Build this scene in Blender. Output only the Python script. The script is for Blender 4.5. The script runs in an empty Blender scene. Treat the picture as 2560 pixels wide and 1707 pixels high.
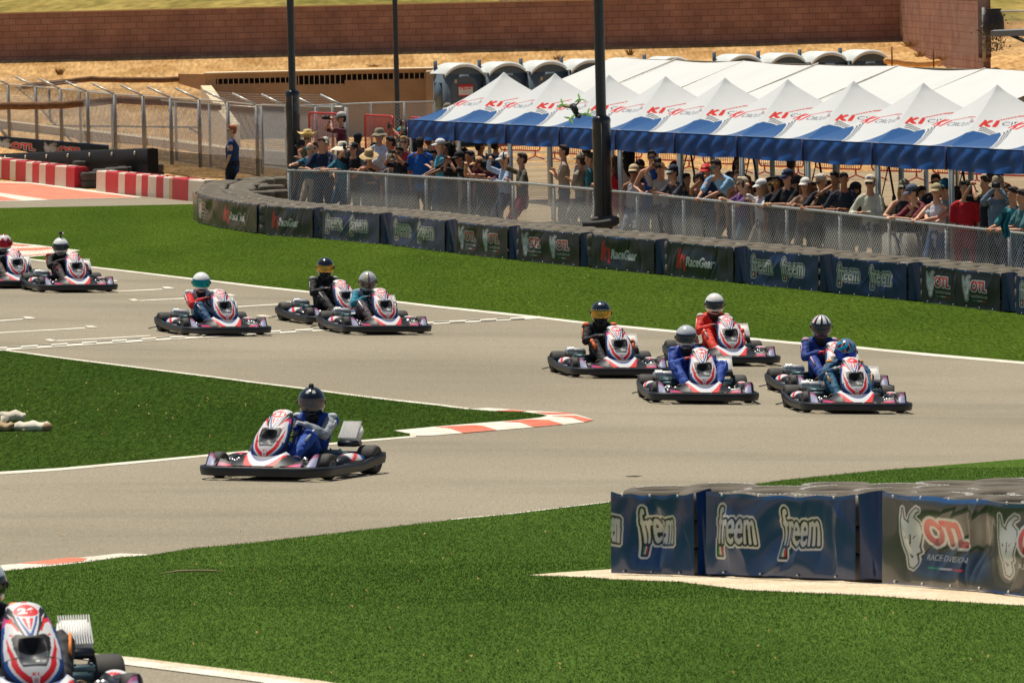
import bpy, bmesh, math, random
import numpy as np
from math import sin, cos, tan, atan, atan2, radians as R, pi, sqrt, degrees
from mathutils import Vector, Matrix
random.seed(7); rng = np.random.default_rng(7)
C = bpy.context.scene.collection
SC = bpy.context.scene

# ---------------------------------------------------------------- camera
F = 14200.0; RHO = R(1.3); H0 = -70.0; CZ = 5.5; PITCH = atan((784 - H0) / F)
FW = Vector((0, cos(PITCH), -sin(PITCH))); UP = Vector((0, sin(PITCH), cos(PITCH))); RT = Vector((1, 0, 0))
cam = bpy.data.cameras.new("camera"); co = bpy.data.objects.new("camera", cam); C.objects.link(co)
cx = RT * cos(RHO) - UP * sin(RHO); cy = RT * sin(RHO) + UP * cos(RHO)
M = Matrix.Identity(4)
for i, v in enumerate((cx, cy, -FW)):
    for j in range(3): M[j][i] = v[j]
M.translation = (0, 0, CZ); co.matrix_world = M
cam.sensor_width = 36; cam.lens = F / 2352 * 36; cam.clip_start = 1; cam.clip_end = 3000
cam.dof.use_dof = True; cam.dof.focus_distance = 85; cam.dof.aperture_fstop = 14
SC.camera = co
# ---------------------------------------------------------------- light
SUN_EL, SUN_AZ = 70.0, -26.0        # azimuth from +Y towards +X
sd = Vector((sin(R(SUN_AZ)) * cos(R(SUN_EL)), cos(R(SUN_AZ)) * cos(R(SUN_EL)), sin(R(SUN_EL))))
sl = bpy.data.lights.new("sun", 'SUN'); sl.energy = 4.75; sl.angle = R(0.5); sl.color = (1.0, .93, .80)
so = bpy.data.objects.new("sun", sl); C.objects.link(so); so.rotation_euler = sd.to_track_quat('Z', 'Y').to_euler()
w = bpy.data.worlds.new("World"); SC.world = w; w.use_nodes = True
nt = w.node_tree; nt.nodes.clear()
sky = nt.nodes.new("ShaderNodeTexSky"); sky.sky_type = 'NISHITA'; sky.sun_disc = False
sky.sun_elevation = R(SUN_EL); sky.sun_rotation = R(SUN_AZ); sky.air_density = 1.0; sky.dust_density = 1.5; sky.ozone_density = 1.0
bg = nt.nodes.new("ShaderNodeBackground"); bg.inputs[1].default_value = .064
wo = nt.nodes.new("ShaderNodeOutputWorld"); nt.links.new(sky.outputs[0], bg.inputs[0]); nt.links.new(bg.outputs[0], wo.inputs[0])
SC.view_settings.view_transform = 'Standard'; SC.view_settings.look = 'None'; SC.view_settings.gamma = 1; SC.view_settings.exposure = 0.0
SC.view_settings.use_curve_mapping = False

# ---------------------------------------------------------------- projection helpers (source pixels 2560x1707)
def unroll(x, y):
    u = x * .91875 - 1176; v = y * .91875 - 784
    return u * cos(RHO) - v * sin(RHO), u * sin(RHO) + v * cos(RHO)
def ray(x, y):
    u, v = unroll(x, y); return FW * F + RT * u - UP * v
def PD(x, y, d):
    r = ray(x, y); return Vector((0, 0, CZ)) + r * (d / r.y)
GY = [0, 30, 36, 43, 49, 60, 75, 90, 110, 130, 150, 160, 170, 178, 184, 188, 195, 196, 260, 320, 500]
GG = [3.6, 4.08, 4.25, 4.42, 4.72, 4.97, 5.33, 5.45, 5.5, 5.5, 5.5, 5.45, 5.25, 5.0, 4.82, 3.7, 2.5, 2.0, .75, -3.0, -16.0]
def Gz(Y): return float(np.interp(Y, GY, GG))
def tilt(Y): return float(np.interp(Y, [42, 75, 99, 129], [0, .035, .035, 0]))
def Z(X, Y):
    z = CZ - Gz(Y) - tilt(Y) * X
    if X > 10.9 and 150 < Y < 196.5:            # bank under the right end of the wall
        k = min(1, (X - 10.9) / 1.6); h = min(1, max(0, (Y - 160) / 9)) ** .8 * 2.85
        z += k * max(0, h - z)
    return z
def W(x, y):
    r = ray(x, y); lo, hi = 15.0, 420.0
    def f(d): p = Vector((0, 0, CZ)) + r * (d / r.y); return p.z - Z(p.x, p.y)
    d = lo
    while d < hi and f(d) > 0: d *= 1.03
    a, b = d / 1.03, d
    for _ in range(40):
        m = (a + b) / 2
        if f(m) > 0: a = m
        else: b = m
    return Vector((0, 0, CZ)) + r * (a / r.y)
def proj(p):
    q = Vector(p) - Vector((0, 0, CZ)); d = q.dot(FW); u = q.dot(RT) / d * F; v = -q.dot(UP) / d * F
    x = u * cos(RHO) + v * sin(RHO); y = -u * sin(RHO) + v * cos(RHO)
    return (x + 1176) / .91875, (y + 784) / .91875
def lin(r, g, b):
    f = lambda c: (c / 255 / 12.92) if c <= 10 else ((c / 255 + .055) / 1.055) ** 2.4
    return (f(r), f(g), f(b))

# ---------------------------------------------------------------- materials
MC = {}
def mat(name, col=(.5, .5, .5), rough=.6, metal=0, var=0, vs=5, bump=0, bs=40, coat=0, spec=.5, vc=False, alpha=None, col2=None, stretch=None, trans=0):
    if name in MC: return MC[name]
    m = bpy.data.materials.new(name); m.use_nodes = True; n = m.node_tree; b = n.nodes["Principled BSDF"]
    b.inputs['Base Color'].default_value = (*col, 1); b.inputs['Roughness'].default_value = rough
    b.inputs['Metallic'].default_value = metal; b.inputs['Coat Weight'].default_value = coat; b.inputs['Coat Roughness'].default_value = .08
    b.inputs['Specular IOR Level'].default_value = spec
    if trans: b.inputs['Transmission Weight'].default_value = trans
    tc = n.nodes.new("ShaderNodeTexCoord"); mp = n.nodes.new("ShaderNodeMapping"); n.links.new(tc.outputs['Object'], mp.inputs[0])
    if stretch: mp.inputs['Scale'].default_value = stretch
    src = None
    if vc:
        a = n.nodes.new("ShaderNodeVertexColor"); a.layer_name = "Col"; src = a.outputs[0]; n.links.new(src, b.inputs['Base Color'])
    if var or col2:
        t = n.nodes.new("ShaderNodeTexNoise"); t.inputs['Scale'].default_value = vs; t.inputs['Detail'].default_value = 6; t.inputs['Roughness'].default_value = .6
        n.links.new(mp.outputs[0], t.inputs['Vector'])
        rp = n.nodes.new("ShaderNodeValToRGB"); n.links.new(t.outputs[0], rp.inputs[0])
        rp.color_ramp.elements[0].position = .3; rp.color_ramp.elements[1].position = .7
        c2 = col2 if col2 else tuple(min(1, c * (1 + var)) for c in col)
        c1 = col if col2 else tuple(c * (1 - var) for c in col)
        if vc: c1 = (1 - var,) * 3; c2 = (1, 1, 1)
        rp.color_ramp.elements[0].color = (*c1, 1); rp.color_ramp.elements[1].color = (*c2, 1)
        if vc:
            mx = n.nodes.new("ShaderNodeMix"); mx.data_type = 'RGBA'; mx.blend_type = 'MULTIPLY'; mx.inputs[0].default_value = 1
            n.links.new(src, mx.inputs[6]); n.links.new(rp.outputs[0], mx.inputs[7]); n.links.new(mx.outputs[2], b.inputs['Base Color'])
        else: n.links.new(rp.outputs[0], b.inputs['Base Color'])
    if bump:
        t = n.nodes.new("ShaderNodeTexNoise"); t.inputs['Scale'].default_value = bs; t.inputs['Detail'].default_value = 5
        n.links.new(mp.outputs[0], t.inputs['Vector']); bu = n.nodes.new("ShaderNodeBump"); bu.inputs['Strength'].default_value = bump; bu.inputs['Distance'].default_value = .02
        n.links.new(t.outputs[0], bu.inputs['Height']); n.links.new(bu.outputs[0], b.inputs['Normal'])
    if alpha is not None: b.inputs['Alpha'].default_value = alpha
    MC[name] = m; return m
def cm(r, g, b, rough=.7, var=.12, vs=9, **k):
    return mat("paint_%d_%d_%d_%d" % (r, g, b, rough * 100), lin(r, g, b), rough, var=var, vs=vs, **k)

# ---------------------------------------------------------------- mesh builder
class MB:
    def __init__(s): s.v = []; s.f = []; s.mi = []; s.c = None
    def add(s, vs, fs, mi=0):
        o = len(s.v); s.v += [tuple(p) for p in vs]; s.f += [tuple(i + o for i in f) for f in fs]; s.mi += [mi] * len(fs); return s
    def box(s, c, d, rz=0, mi=0, M=None):
        vs = []
        for x in (-1, 1):
            for y in (-1, 1):
                for z in (-1, 1):
                    p = Vector((x * d[0] / 2, y * d[1] / 2, z * d[2] / 2))
                    if rz: p = Matrix.Rotation(rz, 3, 'Z') @ p
                    if M: p = M @ p
                    vs.append(p + Vector(c))
        return s.add(vs, [(0, 1, 3, 2), (4, 6, 7, 5), (0, 4, 5, 1), (2, 3, 7, 6), (0, 2, 6, 4), (1, 5, 7, 3)], mi)
    def bbox(s, c, d, r=.01, rz=0, mi=0, M=None):      # box with chamfered edges
        bm = bmesh.new(); bmesh.ops.create_cube(bm, size=1)
        for v in bm.verts: v.co = Vector((v.co.x * d[0], v.co.y * d[1], v.co.z * d[2]))
        bmesh.ops.bevel(bm, geom=list(bm.edges), offset=min(r, min(d) * .45), segments=2, affect='EDGES')
        T = Matrix.Rotation(rz, 3, 'Z')
        if M: T = T @ M
        vs = [T @ v.co + Vector(c) for v in bm.verts]; fs = [[v.index for v in f.verts] for f in bm.faces]
        bm.free(); return s.add(vs, fs, mi)
    def tube(s, pts, rad, seg=8, mi=0, flat=None, cap=True, closed=False):
        pts = [Vector(p) for p in pts]; n = len(pts)
        if not isinstance(rad, (list, tuple)): rad = [rad] * n
        rings = []; up = None; P = []; Rr = []
        for i in range(n):
            if closed: t = pts[(i + 1) % n] - pts[i - 1]
            else: t = pts[min(i + 1, n - 1)] - pts[max(i - 1, 0)]
            if t.length < 1e-9: t = Vector((0, 0, 1))
            t.normalize()
            if up is None: up = t.orthogonal().normalized() if flat is None else (Vector(flat[2]) - t * Vector(flat[2]).dot(t)).normalized()
            else:
                up = up - t * up.dot(t); up = up.normalized() if up.length > 1e-6 else t.orthogonal().normalized()
            sd_ = t.cross(up); P.append((pts[i], t, up.copy(), sd_)); Rr.append(rad[i])
        out = []
        def ring(c, up, sd_, r):
            a, b = (flat[0], flat[1]) if flat else (1, 1)
            return [c + up * cos(2 * pi * k / seg) * r * a + sd_ * sin(2 * pi * k / seg) * r * b for k in range(seg)]
        if cap == 'round' and not closed:
            c, t, u, d = P[0]
            for k in (2, 1): th = pi / 2 * k / 3; out.append(ring(c - t * Rr[0] * sin(th), u, d, Rr[0] * cos(th)))
        for (c, t, u, d), r in zip(P, Rr): out.append(ring(c, u, d, r))
        if cap == 'round' and not closed:
            c, t, u, d = P[-1]
            for k in (1, 2): th = pi / 2 * k / 3; out.append(ring(c + t * Rr[-1] * sin(th), u, d, Rr[-1] * cos(th)))
        vs = [p for r in out for p in r]; fs = []; m = len(out)
        for i in range(m if closed else m - 1):
            for k in range(seg):
                a = i * seg + k; b = i * seg + (k + 1) % seg; j = (i + 1) % m
                fs.append((a, b, j * seg + (k + 1) % seg, j * seg + k))
        if cap and not closed: fs.append(tuple(range(seg))[::-1]); fs.append(tuple((m - 1) * seg + k for k in range(seg)))
        return s.add(vs, fs, mi)
    def ell(s, c, r, seg=12, rings=8, mi=0, M=None, z0=-1, z1=1):
        vs = []; fs = []; c = Vector(c)
        for i in range(rings + 1):
            th = np.interp(i, [0, rings], [math.asin(z0), math.asin(z1)])
            for k in range(seg):
                p = Vector((cos(th) * cos(2 * pi * k / seg) * r[0], cos(th) * sin(2 * pi * k / seg) * r[1], sin(th) * r[2]))
                vs.append((M @ p if M else p) + c)
        for i in range(rings):
            for k in range(seg): fs.append((i * seg + k, i * seg + (k + 1) % seg, (i + 1) * seg + (k + 1) % seg, (i + 1) * seg + k))
        fs.append(tuple(range(seg))[::-1]); fs.append(tuple(rings * seg + k for k in range(seg)))
        return s.add(vs, fs, mi)
    def lathe(s, prof, seg=24, mi=0, M=None, c=(0, 0, 0), closed=False):   # prof (r, z)
        vs = []; fs = []; n = len(prof)
        for r, z in prof:
            for k in range(seg):
                p = Vector((cos(2 * pi * k / seg) * r, sin(2 * pi * k / seg) * r, z)); vs.append((M @ p if M else p) + Vector(c))
        for i in range(n if closed else n - 1):
            j = (i + 1) % n
            for k in range(seg): fs.append((i * seg + k, i * seg + (k + 1) % seg, j * seg + (k + 1) % seg, j * seg + k))
        if not closed:
            fs.append(tuple(range(seg))[::-1]); fs.append(tuple((n - 1) * seg + k for k in range(seg)))
        return s.add(vs, fs, mi)
    def grid(s, P, mi=0, flip=False):                        # P[i][j]
        a = len(P); b = len(P[0]); vs = [p for r in P for p in r]; fs = []
        for i in range(a - 1):
            for j in range(b - 1):
                q = (i * b + j, i * b + j + 1, (i + 1) * b + j + 1, (i + 1) * b + j); fs.append(q[::-1] if flip else q)
        return s.add(vs, fs, mi)
    def build(s, name, mats, parent=None, smooth=True, col=None, cols=None):
        me = bpy.data.meshes.new(name); me.from_pydata(s.v, [], s.f)
        ms = mats if isinstance(mats, (list, tuple)) else [mats]
        for m in ms: me.materials.append(m)
        if len(ms) > 1: me.polygons.foreach_set("material_index", s.mi)
        if smooth: me.polygons.foreach_set("use_smooth", [True] * len(me.polygons))
        if cols is not None:
            ca = me.color_attributes.new("Col", 'FLOAT_COLOR', 'POINT'); arr = np.ones((len(s.v), 4), np.float32); arr[:, :3] = cols; ca.data.foreach_set("color", arr.ravel())
        if smooth == 'auto':
            try: me.set_sharp_from_angle(angle=R(35))
            except Exception: pass
        o = bpy.data.objects.new(name, me); C.objects.link(o)
        if parent: o.parent = parent
        return o
def tag(o, label=None, cat=None, group=None, kind=None):
    if label: o['label'] = label
    if cat: o['category'] = cat
    if group: o['group'] = group
    if kind: o['kind'] = kind
    return o
def thing(name, loc, rz, label, cat, group=None, rot=None):
    o = bpy.data.objects.new(name, None); C.objects.link(o); o.location = loc
    o.rotation_euler = rot if rot else (0, 0, rz); o.empty_display_size = .1
    return tag(o, label, cat, group)
def dup(root, loc, rz, label=None, group=None, rot=None):
    r = root.copy(); C.objects.link(r); r.location = loc; r.rotation_euler = rot if rot else (0, 0, rz)
    if label: r['label'] = label
    if group: r['group'] = group
    for ch in list(root.children):
        c = ch.copy(); C.objects.link(c); c.parent = r
        for g in ch.children:
            d = g.copy(); C.objects.link(d); d.parent = c
    return r

# ---------------------------------------------------------------- lettering rasteriser
def raster(tris, x0, x1, y0, y1, nx, ny):
    m = np.zeros((ny, nx), bool); sx = nx / (x1 - x0); sy = ny / (y1 - y0)
    for t in tris:
        a, b, c = [((p[0] - x0) * sx - .5, (p[1] - y0) * sy - .5) for p in t]
        ax, bx = max(0, int(min(a[0], b[0], c[0]))), min(nx - 1, int(max(a[0], b[0], c[0])) + 1)
        ay, by = max(0, int(min(a[1], b[1], c[1]))), min(ny - 1, int(max(a[1], b[1], c[1])) + 1)
        if ax > bx or ay > by: continue
        X, Y = np.meshgrid(np.arange(ax, bx + 1), np.arange(ay, by + 1))
        e = lambda p, q: (q[0] - p[0]) * (Y - p[1]) - (q[1] - p[1]) * (X - p[0])
        A, B, D = e(a, b), e(b, c), e(c, a)
        m[ay:by + 1, ax:bx + 1] |= ((A >= 0) & (B >= 0) & (D >= 0)) | ((A <= 0) & (B <= 0) & (D <= 0))
    return m
TC = {}
def text_tris(s, bold=0.0, shear=0):
    k = (s, bold, shear)
    if k in TC: return TC[k]
    cu = bpy.data.curves.new("t", 'FONT'); cu.body = s; cu.size = 1; cu.offset = bold; cu.shear = shear; cu.resolution_u = 5
    o = bpy.data.objects.new("t", cu); C.objects.link(o); dg = bpy.context.evaluated_depsgraph_get(); me = o.evaluated_get(dg).to_mesh()
    me.calc_loop_triangles(); T = [[tuple(me.vertices[i].co[:2]) for i in t.vertices] for t in me.loop_triangles]
    o.evaluated_get(dg).to_mesh_clear(); bpy.data.objects.remove(o); bpy.data.curves.remove(cu)
    A = np.array(T); mn = A.reshape(-1, 2).min(0); mxx = A.reshape(-1, 2).max(0); A = (A - mn) / (mxx - mn); TC[k] = A; return A
def text_mask(s, box, ext, n, bold=0.0, shear=0):      # box (x0,x1,y0,y1) placed in ext, mask n=(nx,ny)
    A = text_tris(s, bold, shear).copy(); A[..., 0] = box[0] + A[..., 0] * (box[1] - box[0]); A[..., 1] = box[2] + A[..., 1] * (box[3] - box[2])
    return raster(A, *ext, *n)
def poly_mask(P, ext, n):
    nx, ny = n; X = ext[0] + (np.arange(nx) + .5) * (ext[1] - ext[0]) / nx; Y = ext[2] + (np.arange(ny) + .5) * (ext[3] - ext[2]) / ny
    X, Y = np.meshgrid(X, Y); m = np.zeros(X.shape, bool); k = len(P)
    for i in range(k):
        x1, y1 = P[i]; x2, y2 = P[(i + 1) % k]
        if y1 == y2: continue
        c = ((y1 > Y) != (y2 > Y)) & (X < (x2 - x1) * (Y - y1) / (y2 - y1) + x1); m ^= c
    return m
def dil(m, r):
    o = m.copy(); ri = int(math.ceil(r))
    for dy in range(-ri, ri + 1):
        for dx in range(-ri, ri + 1):
            if dx * dx + dy * dy <= r * r:
                s_ = np.zeros_like(m); ys = slice(max(0, dy), m.shape[0] + min(0, dy)); yo = slice(max(0, -dy), m.shape[0] + min(0, -dy))
                xs = slice(max(0, dx), m.shape[1] + min(0, dx)); xo = slice(max(0, -dx), m.shape[1] + min(0, -dx))
                s_[ys, xs] = m[yo, xo]; o |= s_
    return o
def paint(img, m, c): img[m] = c
# ================================================================ GROUND
def ground_mat(name, c1, c2, sc=1.2, c3=None, fine=60, bump=.3, rough=.9, stretch=(1, 1, 1), spec=.0):
    m = bpy.data.materials.new(name); m.use_nodes = True; n = m.node_tree; b = n.nodes["Principled BSDF"]; b.inputs['Roughness'].default_value = rough
    b.inputs['Specular IOR Level'].default_value = spec
    g = n.nodes.new("ShaderNodeNewGeometry"); mp = n.nodes.new("ShaderNodeMapping"); mp.inputs['Scale'].default_value = stretch; n.links.new(g.outputs['Position'], mp.inputs[0])
    t = n.nodes.new("ShaderNodeTexNoise"); t.inputs['Scale'].default_value = sc; t.inputs['Detail'].default_value = 8; n.links.new(mp.outputs[0], t.inputs[0])
    r = n.nodes.new("ShaderNodeValToRGB"); r.color_ramp.elements[0].position = .35; r.color_ramp.elements[1].position = .65
    r.color_ramp.elements[0].color = (*c1, 1); r.color_ramp.elements[1].color = (*c2, 1); n.links.new(t.outputs[0], r.inputs[0])
    t2 = n.nodes.new("ShaderNodeTexNoise"); t2.inputs['Scale'].default_value = fine; t2.inputs['Detail'].default_value = 3; mp2 = n.nodes.new("ShaderNodeMapping"); mp2.inputs['Scale'].default_value = (1, .09, 1); n.links.new(g.outputs['Position'], mp2.inputs[0]); n.links.new(mp2.outputs[0], t2.inputs[0])
    mx = n.nodes.new("ShaderNodeMix"); mx.data_type = 'RGBA'; mx.blend_type = 'MULTIPLY'; mx.inputs[0].default_value = 1
    r2 = n.nodes.new("ShaderNodeValToRGB"); r2.color_ramp.elements[0].position = .3; r2.color_ramp.elements[1].position = .7
    lo = c3 if c3 else .7
    r2.color_ramp.elements[0].color = (lo, lo, lo, 1); r2.color_ramp.elements[1].color = (1.12, 1.12, 1.12, 1); n.links.new(t2.outputs[0], r2.inputs[0])
    n.links.new(r.outputs[0], mx.inputs[6]); n.links.new(r2.outputs[0], mx.inputs[7]); n.links.new(mx.outputs[2], b.inputs['Base Color'])
    bu = n.nodes.new("ShaderNodeBump"); bu.inputs['Strength'].default_value = bump; bu.inputs['Distance'].default_value = .02
    n.links.new(t2.outputs[0], bu.inputs['Height']); n.links.new(bu.outputs[0], b.inputs['Normal']); return m
G_DIRT = ground_mat("dry_dirt", (.46, .26, .10), (.69, .43, .19), .9, .6, 9, .5)
G_GRASS = ground_mat("turf", (.042, .080, .014), (.056, .100, .017), .5, .42, 24, .6, stretch=(1, .2, 1))
G_GRASSN = ground_mat("turf_near", (.066, .122, .022), (.086, .152, .028), .7, .62, 40, .6, stretch=(1, .25, 1))
G_VERGE = ground_mat("turf_verge", (.060, .106, .014), (.080, .132, .017), .5, .5, 24, .5, stretch=(1, .2, 1))
G_HILL = ground_mat("dry_meadow", (.20, .175, .048), (.42, .31, .10), .3, .6, 2.2, .3, stretch=(1, .10, 1))
G_CONC = ground_mat("pale_concrete", (.62, .50, .34), (.72, .62, .46), 2, .85, 40, .1)
G_PAD = ground_mat("paddock_asphalt", (.27, .205, .13), (.36, .28, .185), .8, .9, 50, .1)
G_GRAVEL = ground_mat("gravel", (.22, .19, .14), (.34, .30, .22), 3, .4, 16, .6)
M_WHITE = ground_mat("road_white", (.62, .57, .46), (.80, .76, .66), 3, .88, 60, .05)
M_REDK = ground_mat("kerb_red", (.60, .16, .105), (.69, .23, .16), 3, .9, 60, .05)
M_PINK = ground_mat("kerb_faded_red", (.70, .21, .14), (.78, .29, .20), 3, .9, 60, .05)
def asphalt():
    m = ground_mat("asphalt", (.274, .238, .172), (.326, .286, .209), .35, .86, 55, .15, .85, stretch=(.5, .3, 1), spec=.1)
    n = m.node_tree; b = n.nodes["Principled BSDF"]; ln = b.inputs['Base Color'].links[0].from_socket
    g = n.nodes.new("ShaderNodeNewGeometry"); mp = n.nodes.new("ShaderNodeMapping"); mp.inputs['Scale'].default_value = (.16, .55, 1); mp.inputs['Rotation'].default_value = (0, 0, .10)
    n.links.new(g.outputs['Position'], mp.inputs[0])
    t = n.nodes.new("ShaderNodeTexNoise"); t.inputs['Scale'].default_value = .8; t.inputs['Detail'].default_value = 5; n.links.new(mp.outputs[0], t.inputs[0])
    r = n.nodes.new("ShaderNodeValToRGB"); r.color_ramp.elements[0].position = .36; r.color_ramp.elements[1].position = .52
    r.color_ramp.elements[0].color = (.88, .88, .885, 1); r.color_ramp.elements[1].color = (1, 1, 1, 1); n.links.new(t.outputs[0], r.inputs[0])
    mx = n.nodes.new("ShaderNodeMix"); mx.data_type = 'RGBA'; mx.blend_type = 'MULTIPLY'; mx.inputs[0].default_value = 1
    n.links.new(ln, mx.inputs[6]); n.links.new(r.outputs[0], mx.inputs[7]); n.links.new(mx.outputs[2], b.inputs['Base Color']); return m
G_ASPH = asphalt()

YK = sorted(set(GY + [y * 1.5 for y in range(13, 134)] + [210, 230, 250, 280, 300, 350, 400]))
YK = [y for y in YK if y >= 19]
def sheet(name, pts, m, off, label=None, kind='structure', world=False, cat=None):
    P = [Vector(p) if world else W(*p) for p in pts]
    bm = bmesh.new(); vs = [bm.verts.new((p.x, p.y, 0)) for p in P]; bm.faces.new(vs)
    y0, y1 = min(p.y for p in P), max(p.y for p in P)
    for yk in YK:
        if y0 < yk < y1:
            bmesh.ops.bisect_plane(bm, geom=list(bm.verts) + list(bm.edges) + list(bm.faces), plane_co=(0, yk, 0), plane_no=(0, 1, 0))
    if y0 < 130:
        x0, x1 = min(p.x for p in P), max(p.x for p in P)
        for k in range(-18, 19):
            if x0 < k * 4 < x1: bmesh.ops.bisect_plane(bm, geom=list(bm.verts) + list(bm.edges) + list(bm.faces), plane_co=(k * 4, 0, 0), plane_no=(1, 0, 0))
    bmesh.ops.triangulate(bm, faces=list(bm.faces), quad_method='BEAUTY', ngon_method='EAR_CLIP')
    for v in bm.verts: v.co.z = Z(v.co.x, v.co.y) + .004 + (off - .004) * .4
    for f in bm.faces:
        f.normal_update()
        if f.normal.z < 0: f.normal_flip()
    me = bpy.data.meshes.new(name); bm.to_mesh(me); bm.free(); me.materials.append(m)
    o = bpy.data.objects.new(name, me); C.objects.link(o); tag(o, label, cat, None, kind); return o
# base terrain
b = MB(); xs = [-120, -60, -25, 0, 25, 60, 120]
def band(name, ya, yb, m):
    b = MB(); ys = [y for y in sorted(YK + [500, 800]) if ya <= y <= yb]
    xs = np.arange(-72, 73, 4.0 if ya < 150 else 2.0)
    P = [[Vector((x, y, Z(x, y) + (.07 * math.sin(x * 1.7 + y) * math.sin(y * 1.1 + x * .6) if 163 < y < 187 else 0))) for x in xs] for y in ys]
    b.grid(P, flip=True); o = b.build(name, m); tag(o, kind='structure'); return o
band("ground", 19.5, 196, G_DIRT); band("hill", 196, 800, G_HILL)
# asphalt everywhere on the circuit
AW = lambda x, y: (x, y, 0)
sheet("track", [AW(-40, 20), AW(40, 20), AW(40, 149), AW(-4, 153), AW(-9, 158), AW(-40, 166)], G_ASPH, .004, world=True)
sheet("paddock", [AW(-4.5, 135), AW(-3, 151), AW(-.5, 183.5), AW(10.8, 183.5), AW(10.8, 159), AW(40, 159), AW(40, 96), AW(12, 96), AW(8.6, 102), AW(3.5, 116)], G_PAD, .006, world=True)
GA_low = [(71, 647), (142, 655), (230, 667), (344, 680), (486, 697), (536, 702), (650, 715.6), (777, 729), (885, 741), (1100, 766), (1340, 791), (1476, 807), (1721, 830), (1980, 855), (2145, 867), (2340, 886), (2560, 905), (2720, 922)]
BAR = [(483, 546), (497, 557), (549, 570), (600, 580), (660, 588), (800, 598), (957, 612), (1144, 636), (1300, 653), (1484, 672), (1671, 691), (1870, 712), (2087, 735), (2309, 757), (2521, 783), (2740, 809)]
sheet("grass_verge", [(-120, 525), (0, 520.7), (238, 516), (483, 511), (560, 520), (700, 560)] + [(x, y - 14) for x, y in BAR[5:]] + GA_low[::-1] + [(-20, 645), (-120, 640)], G_VERGE, .010)
def line(name, pts, w0, w1, m=None, off=.014):
    n = len(pts); top = []; bot = []
    for i, p in enumerate(pts):
        w_ = w0 + (w1 - w0) * i / (n - 1); top.append((p[0], p[1])); bot.append((p[0], p[1] + w_))
    return sheet(name, top + bot[::-1], m or M_WHITE, off)
line("track_edge_line", GA_low, 3.2, 6.5)
GB = [(-100, 863), (0, 876), (153, 897), (344, 921), (536, 945), (627, 957), (765, 974), (860, 987), (979, 1001.7), (1098, 1014.5), (1172, 1024)]
GBi = [(1232, 1029), (1306, 1031), (1348, 1036), (1370, 1040.4), (1351, 1045), (1291, 1051.7), (1211, 1058), (1113, 1065.7), (985, 1077.6), (1025, 1086), (1024, 1091)]
GBl = [(884, 1103), (585, 1131), (383, 1150), (153, 1171), (0, 1180.6), (-120, 1190)]
sheet("grass_island", GB + GBi + GBl, G_GRASS, .012)
line("track_edge_line", [(x, y - 3) for x, y in GB], 3, 3.5, off=.016)
line("track_edge_line", [(1040, 1090)] + GBl, 4, 7, off=.016)
Zr = lambda P: [(860 + x / 3.36, 960 + y / 3.36) for x, y in P]
kout = Zr([(555, 440), (740, 437), (1000, 418), (1290, 393), (1600, 367), (1850, 345), (2025, 325), (2095, 305), (2050, 290), (1950, 260), (1880, 247), (1750, 238), (1540, 228), (1400, 218), (1200, 205), (1050, 215)])
sheet("kerb", [(985, 1077.6), (1025, 1086)] + kout + GBi[:9], M_WHITE, .020)
for P in ([(770, 365), (1100, 350), (1170, 358), (1285, 393), (1000, 418), (890, 378)], [(1320, 322), (1560, 303), (1720, 308), (1840, 345), (1590, 367), (1480, 330)],
          [(1740, 275), (1950, 270), (2092, 308), (2025, 325), (1910, 288)], [(1600, 243), (1880, 247), (1940, 258), (1720, 262)], [(1270, 232), (1400, 222), (1540, 232), (1480, 238)]):
    sheet("kerb_paint", Zr(P), M_REDK, .026)
# kerb by the far left
sheet("kerb", [(-120, 596), (32, 607), (90, 613), (201, 627), (150, 636), (110, 640), (71, 644), (60, 650), (-120, 652)], M_WHITE, .018)
for P in ([(-120, 600), (32, 610.5), (82, 615), (60, 617), (-120, 606)], [(-120, 618), (60, 622), (120, 619.5), (141, 622), (100, 627), (-120, 632)], [(-120, 640), (48, 640), (140, 634), (146, 635.5), (60, 642), (-120, 648)]):
    sheet("kerb_paint", P, M_PINK, .024)
Z5 = lambda P: [(x / 4.2, 360 + y / 4.2) for x, y in P]
sheet("kerb", Z5([(-400, 395), (0, 400), (280, 403), (780, 460), (1020, 495), (1490, 562), (1400, 568), (700, 582), (250, 600), (0, 604), (-400, 612)]), M_WHITE, .014)
for P in ([(-400, 405), (0, 410), (300, 415), (750, 480), (1440, 565), (700, 580), (510, 588), (0, 515), (-400, 470)], [(-400, 505), (0, 552), (230, 596), (0, 600), (-400, 606)]):
    sheet("kerb_paint", Z5(P), M_PINK, .020)
# bottom grass
GCt = [(-160, 1452), (-60, 1436), (17, 1427), (96, 1419), (207, 1406.5), (306, 1393), (350, 1390), (377, 1388.5), (474, 1372.5), (631, 1358), (765, 1342.6), (900, 1327), (1129, 1301), (1282, 1285.6), (1527, 1256), (1752, 1232.5), (1950, 1202), (2176, 1179), (2560, 1148), (2700, 1138)]
GCb = [(2800, 1900), (1600, 1860), (900, 1722), (727, 1696.6), (497, 1668), (344, 1647.6), (226, 1635), (100, 1622), (-160, 1600)]
sheet("grass_infield", GCt + GCb, G_GRASSN, .012)
sheet("kerb", [(-160, 1445), (-40, 1421), (13, 1413.5), (90, 1408), (180, 1398), (300, 1385), (350, 1386.5), (377, 1388.5)] + [(350, 1391), (306, 1394), (207, 1408), (96, 1420), (17, 1428), (-60, 1437), (-160, 1453)], M_WHITE, .018)
Z4 = lambda P: [(x / 2.6133, 1180 + y / 2.6133) for x, y in P]
sheet("kerb_paint", Z4([(115, 603), (460, 565), (570, 570), (540, 590), (320, 610), (290, 606)]), M_PINK, .024)
line("track_edge_line", [(1750, 1231), (1600, 1246), (1527, 1254.5), (1282, 1284), (1129, 1299)], 2, 2, off=.018)
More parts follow.
